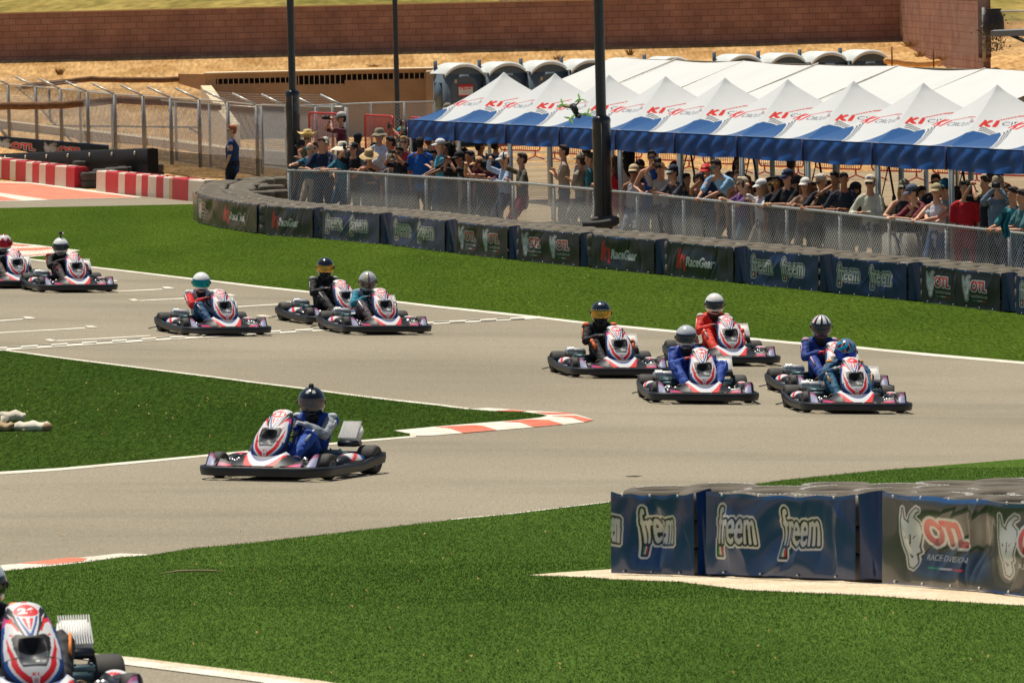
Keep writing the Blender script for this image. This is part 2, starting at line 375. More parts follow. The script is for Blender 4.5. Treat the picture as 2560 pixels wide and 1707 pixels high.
sheet("gutter", Z4([(200, 1150), (590, 1188), (900, 1218), (1300, 1268), (2100, 1368), (2400, 1420), (2000, 1420), (1100, 1290), (600, 1208), (200, 1165)]), G_CONC, .014)
sheet("track_edge_line", Z4([(200, 1165), (630, 1205), (900, 1238), (1500, 1318), (2000, 1385), (2300, 1425), (1900, 1425), (1700, 1378), (1130, 1305), (820, 1265), (500, 1225), (200, 1195)]), M_WHITE, .020)
sheet("barrier_apron", [(1321, 1440), (1400, 1433), (1527, 1425), (1800, 1405), (2230, 1400), (2700, 1430), (2700, 1527), (2560, 1516), (2356, 1504), (1860, 1477), (1700, 1456.6), (1527, 1450), (1474, 1445)], G_CONC, .018)
# start line and grid marks
sl_ = [(-60, 877), (0, 873), (383, 848.5), (650, 833), (796, 825.5), (1062, 810), (1350, 795)]
line("start_line", [(x, y - 3.5) for x, y in sl_], 9, 6, off=.022)
def dash(xa, xb, k):
    f = lambda x: float(np.interp(x, [p[0] for p in sl_], [p[1] for p in sl_]))
    o_ = -1.6 if k else 1.2
    return [(xa, f(xa) + o_ - .9), (xb, f(xb) + o_ - .9), (xb, f(xb) + o_ + 1.1), (xa, f(xa) + o_ + 1.1)]
x = -20; k = 0
M_DK = ground_mat("start_line_black", (.035, .035, .035), (.06, .06, .06), 3, .9, 60, .05)
while x < 1290:
    L_ = 34 + random.random() * 8; sheet("start_line_mark", dash(x, x + L_, k % 2), M_DK, .027); x += L_ + 1; k += 1
Zg = lambda P: [(x / 2.6133, 460 + y / 2.6133) for x, y in P]
for a, b_, cap in (((750, 702), (1060, 687), 1), ((910, 762), (1460, 733), 1), ((1540, 802), (1870, 782), 1), ((-60, 897), (150, 882), 1), ((-60, 975), (555, 940), 1), ((370, 1024), (980, 990), 0), ((700, 634), (765, 631), 0), ((1790, 866), (1900, 862), 0), ((2150, 866), (2300, 860), 1)):
    sheet("grid_line", Zg([a, b_, (b_[0], b_[1] + 6), (a[0], a[1] + 6)]), M_WHITE, .016)
    if cap: sheet("grid_box_mark", Zg([(b_[0] - 3, b_[1] - 11), (b_[0] + 45, b_[1] - 12), (b_[0] + 88, b_[1] + 1), (b_[0] + 20, b_[1] + 1)]), M_WHITE, .022)
for q in ([(835, 757), (880, 753), (915, 766), (870, 769)], [(288, 1019), (330, 1016), (372, 1028), (330, 1032)], [(1668, 861), (1720, 858), (1770, 868), (1790, 872), (1700, 870)]):
    sheet("grid_box_mark", Zg(q), M_WHITE, .022)
sheet("gravel_strip", Z5([(1560, 250), (2352, 290), (2900, 330), (2900, 440), (2300, 400), (1700, 330), (1250, 300)]), G_GRAVEL, .012)
sheet("dark_patch", [(1562, 1191), (1590, 1190), (1607, 1191), (1590, 1193), (1570, 1192.6)], M_DK, .012)  # small dark patch laid on the asphalt
# ================================================================ BACKGROUND STRUCTURES
def brick_mat():
    m = bpy.data.materials.new("block_wall"); m.use_nodes = True; n = m.node_tree; b = n.nodes["Principled BSDF"]; b.inputs['Roughness'].default_value = .95; b.inputs['Specular IOR Level'].default_value = .1
    tc = n.nodes.new("ShaderNodeTexCoord"); sp = n.nodes.new("ShaderNodeSeparateXYZ"); cb = n.nodes.new("ShaderNodeCombineXYZ")
    n.links.new(tc.outputs['Object'], sp.inputs[0]); n.links.new(sp.outputs[0], cb.inputs[0]); n.links.new(sp.outputs[2], cb.inputs[1])
    t = n.nodes.new("ShaderNodeTexBrick"); t.inputs['Scale'].default_value = 1; t.inputs['Brick Width'].default_value = .4; t.inputs['Row Height'].default_value = .2; t.inputs['Mortar Size'].default_value = .011; t.inputs['Mortar Smooth'].default_value = .2
    t.inputs['Color1'].default_value = (.38, .205, .145, 1); t.inputs['Color2'].default_value = (.45, .25, .178, 1); t.inputs['Mortar'].default_value = (.29, .15, .11, 1); t.inputs['Bias'].default_value = 0
    n.links.new(cb.outputs[0], t.inputs['Vector'])
    nz = n.nodes.new("ShaderNodeTexNoise"); nz.inputs['Scale'].default_value = 1.3; nz.inputs['Detail'].default_value = 8; n.links.new(cb.outputs[0], nz.inputs[0])
    r = n.nodes.new("ShaderNodeValToRGB"); r.color_ramp.elements[0].color = (.72, .72, .74, 1); r.color_ramp.elements[1].color = (1.1, 1.08, 1.05, 1); r.color_ramp.elements[0].position = .3; r.color_ramp.elements[1].position = .7
    n.links.new(nz.outputs[0], r.inputs[0]); mx = n.nodes.new("ShaderNodeMix"); mx.data_type = 'RGBA'; mx.blend_type = 'MULTIPLY'; mx.inputs[0].default_value = 1
    n.links.new(t.outputs[0], mx.inputs[6]); n.links.new(r.outputs[0], mx.inputs[7]); n.links.new(mx.outputs[2], b.inputs['Base Color'])
    bu = n.nodes.new("ShaderNodeBump"); bu.invert = True; bu.inputs['Strength'].default_value = .8; bu.inputs['Distance'].default_value = .01; n.links.new(t.outputs[1], bu.inputs['Height']); n.links.new(bu.outputs[0], b.inputs['Normal']); return m
MBR = brick_mat(); M_CAP = cm(214, 178, 130, .9); M_CONCW = cm(176, 146, 112, .95, var=.15, vs=1.2); M_CONC_LIT = cm(226, 205, 168, .9)  # same concrete twice: brown shaded front, paler sunlit tops, light in the colours
M_GALV = mat("galvanised", (.52, .53, .50), .45, metal=.6, var=.15, vs=20); M_GALVD = mat("weathered_galvanised", (.34, .34, .33), .6, metal=.4, var=.2, vs=10)
M_GALVB = mat("bright_galvanised", (.66, .68, .64), .4, metal=.35, var=.1, vs=30)
M_BLK = mat("black_matte", (.018, .019, .022), .55, var=.3, vs=6); M_TYRE = mat("tyre_rubber", (.055, .050, .045), .85, var=.25, vs=4, bump=.2, bs=30)
M_TYRED = mat("dusty_tyre_rubber", (.135, .115, .085), .9, var=.3, vs=3)
M_DARKB = mat("pole_paint", (.03, .033, .036), .4, var=.2, vs=5)
# the block wall: one thing, two runs of wall meeting at a corner
cor = PD(2251, 0, 195); z0 = 2.9
wl = thing("brick_wall", (cor.x, cor.y, z0), 0, "long reddish block wall running across the top behind the dirt bank", "wall")
def wall_run(a, b_, zb, ht, zlo=1.6, name="wall_run"):
    a = Vector(a); b_ = Vector(b_); L_ = (b_ - a).length; ang = atan2(b_.y - a.y, b_.x - a.x)
    o = MB().box((L_ / 2, .1, ht / 2 - zlo / 2), (L_, .2, ht + zlo)).build(name, MBR, wl, False); o.location = (a.x - cor.x, a.y - cor.y, zb - z0); o.rotation_euler = (0, 0, ang)
    c = MB().box((L_ / 2, .1, ht + .022), (L_ + .02, .24, .04)).build("wall_cap", M_CAP, wl, False); c.location = o.location; c.rotation_euler = o.rotation_euler; return o
wall_run((-22, 195), (cor.x, 195), z0, 1.56); e2 = PD(2456, 0, 172)
wall_run((cor.x + .003, 194.99), (e2.x, e2.y), z0 - .08, 1.62, 1.2)
MB().bbox((e2.x - cor.x + .04, e2.y - cor.y, .72), (.34, .3, 1.75), .01).build("wall_end_pier", cm(92, 62, 48, .9), wl)
# far brown container beyond the wall
bp = PD(1342, 6, 206); c_ = thing("shed", (bp.x, bp.y, bp.z - 1.9), 0, "dark brown shed with pale corner posts beyond the block wall", "shed")
MB().box((0, 0, 1.0), (2.35, 1.6, 1.95)).build("wall", cm(84, 44, 34, .8), c_, False)
for sx in (-1, 1): MB().box((sx * 1.2, -.82, 1.02), (.09, .06, 2.05)).build("corner_post", cm(205, 190, 165), c_, False)
MB().box((.15, -.81, 1), (.05, .03, 1.9)).build("door_seam", M_BLK, c_, False)
# retaining wall with a slotted opening
def z_at(x, y, d): return PD(x, y, d).z
a = PD(514, 184, 184); b_ = PD(1086, 171, 184)
rw = thing("retaining_wall", (a.x, a.y, a.z - 2), 0, "low brown concrete drain wall with a long barred slot and pale top", "wall")
L_ = b_.x - a.x; f_ = lambda x: (x - 514) / (1086 - 514) * L_
H_ = 2.0
def rb(x0, x1, z0_, z1_, m=M_CONCW, y=0, t=.3, name=None, P=rw): return (x0, x1, z0_, z1_)
mb = MB(); slots = [(539, 722, -.33, -.17), (741, 860, -.40, -.13), (861, 1066, -.30, -.12)]
xs_ = [0, f_(539), f_(722), f_(741), f_(860), f_(861), f_(1066), L_]
def pc(x0, x1, za, zb): mb.box(((x0 + x1) / 2, .15, H_ + (za + zb) / 2), (x1 - x0, .3, zb - za))
pc(0, L_, -2.6, -.44); pc(0, L_, -.11, -.02)
edges = [(0, f_(539), None)] + [(f_(p), f_(q), (r_, s_)) for p, q, r_, s_ in slots] + [(f_(722), f_(741), None), (f_(1066), L_, None)]
for p, q, rs in edges:
    if rs is None: pc(p, q, -.439, -.111)
    else: pc(p, q, -.439, rs[0]); pc(p, q, rs[1], -.111)
mb.build("wall", M_CONCW, rw, False)
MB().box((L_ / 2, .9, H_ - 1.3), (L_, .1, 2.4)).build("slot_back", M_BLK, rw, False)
mb = MB()
for p, q, r_, s_ in slots:
    x = f_(p) + .06
    while x < f_(q): mb.box((x, -.003, H_ + (r_ + s_) / 2), (.022, .02, s_ - r_)); x += .155
tag(mb.build("slot_bars", cm(205, 180, 140), rw, False))
MB().box((L_ / 2, .75, H_ + .0), (L_ + .1, 1.7, .035)).build("wall_top", M_CONC_LIT, rw, False)
# sloping left end
MB().add([(-.9, 1.6, H_ - .02), (0, 0, H_ - .02), (0, 0, H_ - .55), (-.9, 1.6, H_ - .3), (-.9, 1.8, H_ - .02), (.02, .2, H_ - .02)], [(0, 1, 2, 3), (0, 4, 5, 1)]).build("end_face", cm(190, 150, 108, .95), rw, False)  # lighter than the front, the brighter light put into its colour
p0, p1 = PD(515, 214, 183.7), PD(586, 312, 176.5)
wg = MB(); dr = (p1 - p0); sdv = Vector((.16, 0, 0))
wg.add([p0 - sdv, p0 + sdv, p1 + sdv, p1 - sdv, p0 - sdv - Vector((0, 0, 1.6)), p0 + sdv - Vector((0, 0, 1.6)), p1 + sdv - Vector((0, 0, 1.0)), p1 - sdv - Vector((0, 0, 1.0))], [(0, 1, 2, 3), (3, 2, 6, 7), (0, 3, 7, 4), (1, 5, 6, 2)])
o = wg.build("wing_wall", M_CONC_LIT, rw, False); o.location = -Vector(rw.location)
MB().box((L_ - .1, -1.5, H_ - 1.0), (.25, 3.2, 1.9)).build("side_wall", M_CONCW, rw, False)
# low pale concrete kerb wall beyond the fence
def strip_wall(pts, ht, th, name, m, label, cat, dz=0):
    mbx = MB(); P = []
    for p in pts: P.append(p)
    for k in range(len(P) - 1):
        a_, b2 = P[k], P[k + 1]; L2 = (b2 - a_).length; ang = atan2(b2.y - a_.y, b2.x - a_.x)
        n_ = Vector((-sin(ang), cos(ang), 0)) * th
        v = [a_ - Vector((0, 0, .3)), b2 - Vector((0, 0, .3)), b2 + Vector((0, 0, ht)), a_ + Vector((0, 0, ht))]
        mbx.add(v + [q + n_ for q in v], [(0, 1, 2, 3), (3, 2, 6, 7), (4, 7, 6, 5), (0, 3, 7, 4), (1, 5, 6, 2)])
    o = mbx.build(name, m, None, False); return tag(o, label, cat)
K = [(-60, 312), (0, 320), (180, 342), (370, 364), (565, 390), (680, 398), (760, 400)]
D_ = [176, 170, 165, 160, 157, 155, 152]
P = [W(x, y + 2) for x, y in K]; P = [p - Vector((0, 0, .0)) for p in P]
strip_wall(P, .24, .5, "kerb_wall", cm(196, 178, 146, .9), "low pale concrete kerb curving behind the tall mesh fence", "kerb")
# straw wattles
M_STR = cm(120, 86, 56, .95, var=.35, vs=6); M_STRL = cm(226, 170, 104, .95, var=.2, vs=6)
def wattle(pts, d0, d1, r, m, label):
    P = []; n = len(pts)
    for i, (x, y) in enumerate(pts): P.append(PD(x, y, d0 + (d1 - d0) * i / (n - 1)))
    Q = []
    for i in range(n - 1):
        for k in range(4): Q.append(P[i].lerp(P[i + 1], k / 4) + Vector((0, 0, random.uniform(-.015, .015))))
    Q.append(P[-1]); o = MB().tube(Q, r, 10, cap='round').build("straw_wattle", m); tag(o, label, "straw wattle", "straw wattles pinned on the dirt bank"); return o
wattle([(60, 216), (130, 208), (230, 198), (330, 201), (478, 199)], 186, 185.6, .085, M_STR, "dusty straw wattle ending against the left side of the drain wall")
wattle([(-30, 266), (90, 264), (160, 263), (300, 250), (420, 256), (545, 268)], 176, 174, .11, M_STR, "grey straw wattle lying behind the posts of the tall mesh fence")
wattle([(2216, 153), (2260, 158), (2300, 161), (2345, 156)], 169, 169.5, .085, M_STRL, "tan straw wattle staked beside the last toilet on the right")
for x, y, l in ((1230 + 1000, 150, "left of two thin wooden stakes by the tan wattle"), (2334, 152, "right of two thin wooden stakes by the tan wattle")):
    p = PD(x, y, 168.5); o = MB().tube([(0, 0, -.3), (0, 0, .36)], .022, 6).build("stake", cm(130, 70, 44)); o.location = p; tag(o, l, "stake", "wooden stakes")
# dry weeds tufts
def weed(x, y, d, h, w_, col, label, cat="weed"):
    p = PD(x, y, d); mbx = MB()
    for k in range(60):
        a_ = random.uniform(0, 2 * pi); r_ = random.random() * w_; e = Vector((cos(a_) * r_ * 1.4, sin(a_) * r_, h * random.uniform(.4, 1))); b0 = Vector((cos(a_) * r_ * .4, sin(a_) * r_ * .4, 0))
        s2 = Vector((.012, 0, 0)); mbx.add([b0 - s2, b0 + s2, e], [(0, 1, 2)])
    o = mbx.build("weed", col); o.location = (p.x, p.y, Z(p.x, p.y) if d > 190 else p.z); tag(o, label, cat, "dry weeds on the bank"); return o
M_WEED = cm(150, 112, 60, .9)
for x, y, d, h, w_, l in ((150, 188, 187, .3, .15, "dry weed on the dirt bank above the left wattle"), (935, 168, 185, .12, .3, "dry tuft lying on the pale top of the drain wall"), (1395, 126, 193, .2, .3, "dry tuft at the wall foot above the third toilet"), (1575, 128, 193.5, .3, .18, "green brown weed against the wall right of the tall middle pole"), (2275, 118, 186, .25, .4, "dry brush heap at the foot of the wall corner"), (2300, 143, 172, .2, .25, "round brown tumbleweed on the bank beside the stakes"), (2350, 152, 170, .18, .3, "dry brush at the right end of the tan wattle")):
    weed(x, y, d, h, w_, M_WEED, l)
# right end: fence post, rail, black bag, grey canopy
p = PD(2459, 60, 171); ef = thing("chain_link_fence", (p.x, p.y, Z(p.x, p.y)), 0, "bare galvanised fence frame starting at the right end of the block wall", "fence")
zz = p.z - Z(p.x, p.y)
MB().tube([(0, 0, -.2), (0, 0, zz + .45)], .045, 8).build("post", M_GALVD, ef); MB().tube([(0, 0, zz + .33), (4, -.5, zz + .33)], .025, 8).build("top_rail", M_GALV, ef)
mm = MB()
for k in range(60): mm.tube([(k * .07, -.01 - k * .00875, 0), (k * .07 - .9, -.01 - k * .00875 + .11, zz + .3)], .003, 3, cap=False); mm.tube([(k * .07 - .9, -.02 - k * .00875 + .11, 0), (k * .07, -.02 - k * .00875, zz + .3)], .003, 3, cap=False)
mm.build("mesh", M_GALV, ef)
p = PD(2485, 130, 169.5); bush = MB()
for k in range(700):
    a_ = random.uniform(0, 2 * pi); q = Vector((random.gauss(0, .17), random.gauss(0, .17), random.uniform(0, 1.0))); s2 = Vector((random.gauss(0, .03), .01, random.gauss(0, .03)))
    bush.add([q, q + s2, q + Vector((random.gauss(0, .03), random.gauss(0, .03), .05))], [(0, 1, 2)])
bo = thing("bush", (p.x, p.y, p.z), 0, "dark dry bush half wrapped in black netting behind the fence end", "bush"); bush.build("branches", cm(84, 66, 42), bo)
MB().lathe([(.25, .45), (.30, .6), (.28, .95), (.2, 1.12), (.24, 1.18)], 14).build("netting", M_BLK, bo)
p = PD(2476, 78, 165); gc = thing("grey_awning", (p.x, p.y, p.z), R(-18), "flat grey awning edge with a dark slanted brace at the right edge", "awning")
MB().add([(0, 0, 0), (4, 0, .05), (4, .3, .12), (0, .5, .02), (0, 0, -.14), (4, 0, -.2)], [(0, 1, 2, 3), (0, 4, 5, 1)]).build("canopy", cm(120, 125, 128, .6), gc, False)
MB().tube([(.5, .1, -.1), (1.9, .1, -.75)], .05, 8).build("brace", M_BLK, gc)

# ---------------------------------------------------------------- chain link fences
def wire_run(mb, A, B, z0_, z1_, pitch, r, off=0):
    L2 = (B - A).length; H2 = z1_ - z0_; u = (B - A) / L2; n_ = Vector((-u.y, u.x, 0)).normalized()
    k = -int(H2 / pitch) - 1
    while k * pitch < L2 + H2:
        for sgn in (1, -1):
            s0 = k * pitch; s1 = s0 + H2; a_, b2 = 0., 1.
            if s0 < 0: a_ = -s0 / H2
            if s1 > L2: b2 = (L2 - s0) / H2
            if a_ >= b2: continue
            za, zb = (a_, b2) if sgn > 0 else (1 - a_, 1 - b2)
            p = A + u * (s0 + a_ * H2); q = A + u * (s0 + b2 * H2); o_ = n_ * (r * 1.2 * sgn)
            p = p + o_ + Vector((0, 0, z0_ + za * H2)); q = q + o_ + Vector((0, 0, z0_ + zb * H2)); mb.tube([p, q], r, 3, cap=False)
        k += 1
def path_pts(P, step):
    out = [P[0]]; acc = 0
    for a_, b2 in zip(P, P[1:]):
        L2 = (b2 - a_).length; t = step - acc
        while t <= L2: out.append(a_.lerp(b2, t / L2)); t += step
        acc = (L2 - (t - step))
    return out
FT = [(718.5, 425, 136.0), (868.5, 428, 134.0), (1040, 439, 130.0), (1315, 457.6, 124.4), (1530, 474.5, 119.5), (1760, 490, 115.0), (2060, 510, 110.0), (2265, 524, 106.2), (2559, 545, 102.0), (2900, 572, 97.0)]
FP = []
for x, y, d in FT: p = PD(x, y, d); FP.append(Vector((p.x, p.y, 0)))
FH = 1.2
def fence_at(X):      # point of the fence line at lateral X
    for a_, b2 in zip(FP, FP[1:]):
        if a_.x <= X <= b2.x or b2 is FP[-1] or (X < FP[0].x): return a_ + (b2 - a_) * ((X - a_.x) / (b2.x - a_.x)), (b2 - a_).normalized()
fe = thing("chain_link_fence", (0, 0, 0), 0, "waist high galvanised chain link fence the crowd leans on", "fence")
gz = lambda p: Z(p.x, p.y)
mb = MB(); rail = MB()
for a_, b2 in zip(FP, FP[1:]):
    wire_run(mb, Vector((a_.x, a_.y, gz(a_))), Vector((b2.x, b2.y, gz(b2))), .04, FH, .088, .0050)
mb.build("mesh", M_GALVB, fe, False)
MB().tube([Vector((p.x, p.y, gz(p) + FH)) for p in FP], .022, 8).build("top_rail", M_GALV, fe)
tp = MB()
for p in path_pts(FP, .05):
    z = gz(p) + FH; tp.tube([(p.x, p.y, z), (p.x + random.uniform(-.02, .02), p.y, z + .045)], .004, 3, cap=False)
tp.build("wire_ends", M_GALVB, fe, False)
for p in path_pts(FP, 2.4): MB().tube([(p.x + .03, p.y, gz(p) - .1), (p.x + .03, p.y, gz(p) + FH + .01)], .03, 8).build("post", M_GALV, fe)

# tall mesh fence with outrigger arms on the left
TF = [(20, 212, 184), (89, 217, 180.5), (151, 223, 177.5), (218, 230, 174.5), (286, 236, 171.5), (357, 240, 169), (426, 245, 166.5), (497, 249, 163.5), (569, 255, 160.7), (641, 263, 158), (715, 266, 155), (790, 267, 152), (865, 268, 149)]
def tall_fence(T, label, arms=True, hgt=1.8, cloth=False, mesh=True, r=.05, pitch=.11):
    T = [(T[0][0] - 75, T[0][1] - 4, T[0][2] + 4)] + T
    P = [PD(x, y, d) for x, y, d in T]; f = thing("chain_link_fence", (0, 0, 0), 0, label, "fence"); mb = MB()
    for i, p in enumerate(P):
        MB().tube([(p.x, p.y, p.z - hgt), (p.x, p.y, p.z)], r, 8).build("post", M_GALVD, f)
        if arms:
            MB().tube([(p.x, p.y, p.z), (p.x - .62, p.y + .35, p.z + .30)], .03, 8).build("arm", M_GALV, f)
        if i:
            a_ = P[i - 1]
            if mesh: wire_run(mb, a_, p, -hgt, 0, pitch, .0042)
    if mesh: mb.build("mesh", M_GALVD, f, False)
    MB().tube(P, .02, 6).build("top_rail", M_GALV, f)
    if arms:
        for k in range(1, 6):
            t = k / 5; MB().tube([Vector((p.x - .62 * t, p.y + .35 * t, p.z + .30 * t)) for p in P], .006, 4).build("barbed_wire", M_GALV, f)
    else: MB().tube([p - Vector((0, 0, hgt - .1)) for p in P], .012, 4).build("bottom_wire", M_GALVD, f)
    return f, P
tfence, TP = tall_fence(TF, "tall galvanised fence with slanted outrigger arms along the left paddock road")
# dark shade cloth on its lower half
SP = [(x, y) for x, y in ((365, 370), (426, 378), (497, 384), (569, 389), (641, 397), (720, 402))]
Pc = [PD(x, y, d - .12) for (x, y), d in zip(SP, (169, 166.5, 163.5, 160.7, 158, 155))]
cl = MB(); cl.grid([[p, p - Vector((0, 0, .32)), p - Vector((0, -.02, .62))] for p in Pc])
M_SHADE = mat("shade_cloth", (.03, .032, .032), .9, var=.5, vs=3, alpha=.72, bump=.3, bs=20); cl.build("shade_cloth", M_SHADE, tfence)
TF2 = [(48, 218, 190), (123, 222, 186), (199, 225, 183), (279, 234, 179), (360, 246, 176), (438, 255, 173), (523, 260, 170), (652, 270, 164)]
tall_fence(TF2, "second thinner fence of the left road seen through the first", False, 1.75, r=.04, pitch=.16)
# frontal fence before the retaining wall
TF3 = [(655, 267, 150), (752, 265, 150), (927, 258, 151), (1085, 254, 152)]
tall_fence([(730, 266, 150), (830, 262, 150), (927, 258, 151), (1010, 256, 151), (1085, 254, 152)], "galvanised fence with a pale top rail in front of the drain wall", False, 1.55, r=.03, pitch=.09)

# ---------------------------------------------------------------- poles
def pole(x, d, ytop, ysl, r0, r1, rs, label, base_dz=0, sleeve=True):
    p = PD(x, ysl, d); zg = Z(p.x, p.y); o = thing("lamp_pole", (p.x, p.y, zg), 0, label, "pole", "dark lighting poles")
    zs = p.z - zg
    MB().tube([(0, 0, -.1), (0, 0, zs), (0, 0, zs + 3), (0, 0, zs + 5.5)], [r0, r0, r0 * .97, r1], 16).build("shaft", M_DARKB, o)
    if sleeve:
        prof = [(rs * .98, 0)]
        k = 0
        for i in range(14): prof.append((rs * (1 + .05 * math.sin(i * 2.3)), zs * i / 14 + .05))
        prof += [(rs * 1.03, zs - .05), (rs * .9, zs + .0), (r0, zs + .03)]
        sl2 = MB().lathe(prof, 20).build("padding", mat("black_padding", (.012, .012, .014), .32, var=.4, vs=3, bump=.5, bs=5, coat=.3), o)
        MB().tube([(0, -rs, .1), (0, -rs * 1.02, zs - .1)], .02, 6).build("strap", M_BLK, sl2)
    return o
pole(731, 139, -40, 228, .082, .07, .165, "dark lamp pole with thick black padding at the left fence end")
pole(994, 160, -40, 300, .068, .055, .2, "thin bare dark pole in front of the drain wall", sleeve=False)
pp = pole(1503, 119, -40, 293, .10, .075, .18, "tall padded black pole standing before the fence in mid crowd")
# ---------------------------------------------------------------- portable toilets
def bar_roof(w_, d_, h, z0_):
    mb = MB(); n = 14; P = []
    for j, yy in enumerate((-d_ / 2, -d_ / 2 + .04, 0, d_ / 2 - .04, d_ / 2)):
        row = []
        for i in range(n + 1):
            t = -1 + 2 * i / n; zz = h * (1 - abs(t) ** 2.2) ** .9 + z0_ - (.05 if j in (0, 4) else 0) + .015 * math.sin(i * pi)
            row.append(Vector((t * w_ / 2, yy, zz)))
        P.append(row)
    mb.grid(P, flip=True)
    mb.grid([[p for p in P[0]], [Vector((p.x, p.y + .002, p.z - .07)) for p in P[0]]], flip=False); return mb
def toilet(x, y, label):
    d = 178; p = PD(x, y, d); ps = thing("portable_toilet", (p.x, p.y, p.z - 2.35), R(22), label, "portable toilet", "row of portable toilets")
    M_T = cm(96, 114, 128, .5); M_TD = cm(76, 94, 108, .5); M_TR = mat("toilet_roof", (.66, .69, .66), .5, var=.08, vs=4)
    b = MB().bbox((0, 0, 1.03), (1.08, 1.1, 2.05), .03).build("cabin", M_T, ps)
    arch = [(.40 * cos(t), 1.72 + .26 * sin(t)) for t in np.linspace(0, pi, 12)]
    A = MB(); pts = [(.40, .12)] + arch + [(-.40, .12)]
    A.add([(a_, -.556, b2) for a_, b2 in pts] + [(a_, -.575, b2) for a_, b2 in pts], [tuple(range(len(pts), 2 * len(pts)))] + [(i, (i + 1) % len(pts), len(pts) + (i + 1) % len(pts), len(pts) + i) for i in range(len(pts))])
    dr = A.build("door", M_TD, ps, False); MB().bbox((.3, -.595, 1.1), (.05, .03, .16), .005).build("handle", M_BLK, dr)
    MB().box((-.28, -.59, 1.84), (.07, .01, .10)).build("latch_plate", cm(190, 180, 150), dr, False)
    # sign
    nx, ny = 60, 40; img = np.ones((ny, nx, 3)) * .72; ext = (0, 1, 0, 1)
    paint(img, poly_mask([(0, .78), (1, .78), (1, 1), (0, 1)], ext, (nx, ny)), lin(196, 30, 40)); paint(img, poly_mask([(0, 0), (1, 0), (1, .12), (0, .12)], ext, (nx, ny)), lin(196, 30, 40))
    paint(img, text_mask("STELLAR", (.08, .92, .56, .74), ext, (nx, ny), .02), lin(190, 40, 44)); paint(img, poly_mask([(.1, .34), (.9, .34), (.9, .38), (.1, .38)], ext, (nx, ny)), .3); paint(img, poly_mask([(.2, .22), (.8, .22), (.8, .26), (.2, .26)], ext, (nx, ny)), .35)
    g = [[Vector((.02 - .22 + .44 * i / (nx - 1), -.60, 1.40 + .34 * j / (ny - 1))) for i in range(nx)] for j in range(ny)]
    MB().grid(g, flip=True).build("sign", mat("vc_matte", vc=True, rough=.5), dr, False, cols=img.reshape(-1, 3))
    rf = bar_roof(1.24, 1.24, .30, 2.06).build("roof", M_TR, ps)
    e = MB(); n = 12; P = [(t * .52, 2.05 + .23 * (1 - abs(t) ** 2.2)) for t in np.linspace(-1, 1, n)]
    e.add([(a_, -.55, b2) for a_, b2 in P] + [(.54, -.55, 2.0), (-.54, -.55, 2.0)], [tuple(range(n + 2))]); e.build("gable", M_TD, ps, False)
    MB().tube([(-.5, .42, 1.9), (-.5, .42, 2.42)], .055, 10).build("vent_pipe", M_TD, ps)
    MB().bbox((-.555, .1, 1.45), (.03, .6, .7), .01).build("side_panel", M_TD, ps); MB().bbox((-.552, .1, .62), (.03, .7, .6), .01).build("side_panel", M_TD, ps)
    return ps
TL = [(1142, 158, "portable toilet at the left end of the row, red and white sign on its door"), (1252, 155, "second portable toilet from the left, half hidden by the first tent peak"), (1356, 151.5, "third portable toilet from the left, between the first two tent peaks"),
      (1457, 148, "fourth portable toilet from the left, just left of the tall middle pole"), (1561, 145.4, "portable toilet just right of the tall middle pole behind the long white roof"), (1665, 142, "sixth portable toilet from the left, only its white roof above the tent"),
      (1840, 136, "seventh portable toilet, leftmost of the four roofs at the right"), (1950, 133, "eighth portable toilet, second of the four roofs at the right"), (2054, 129, "ninth portable toilet, third of the four roofs at the right"), (2155, 125, "last portable toilet at the right end of the row beside the straw wattle")]
for t in TL: toilet(*t)

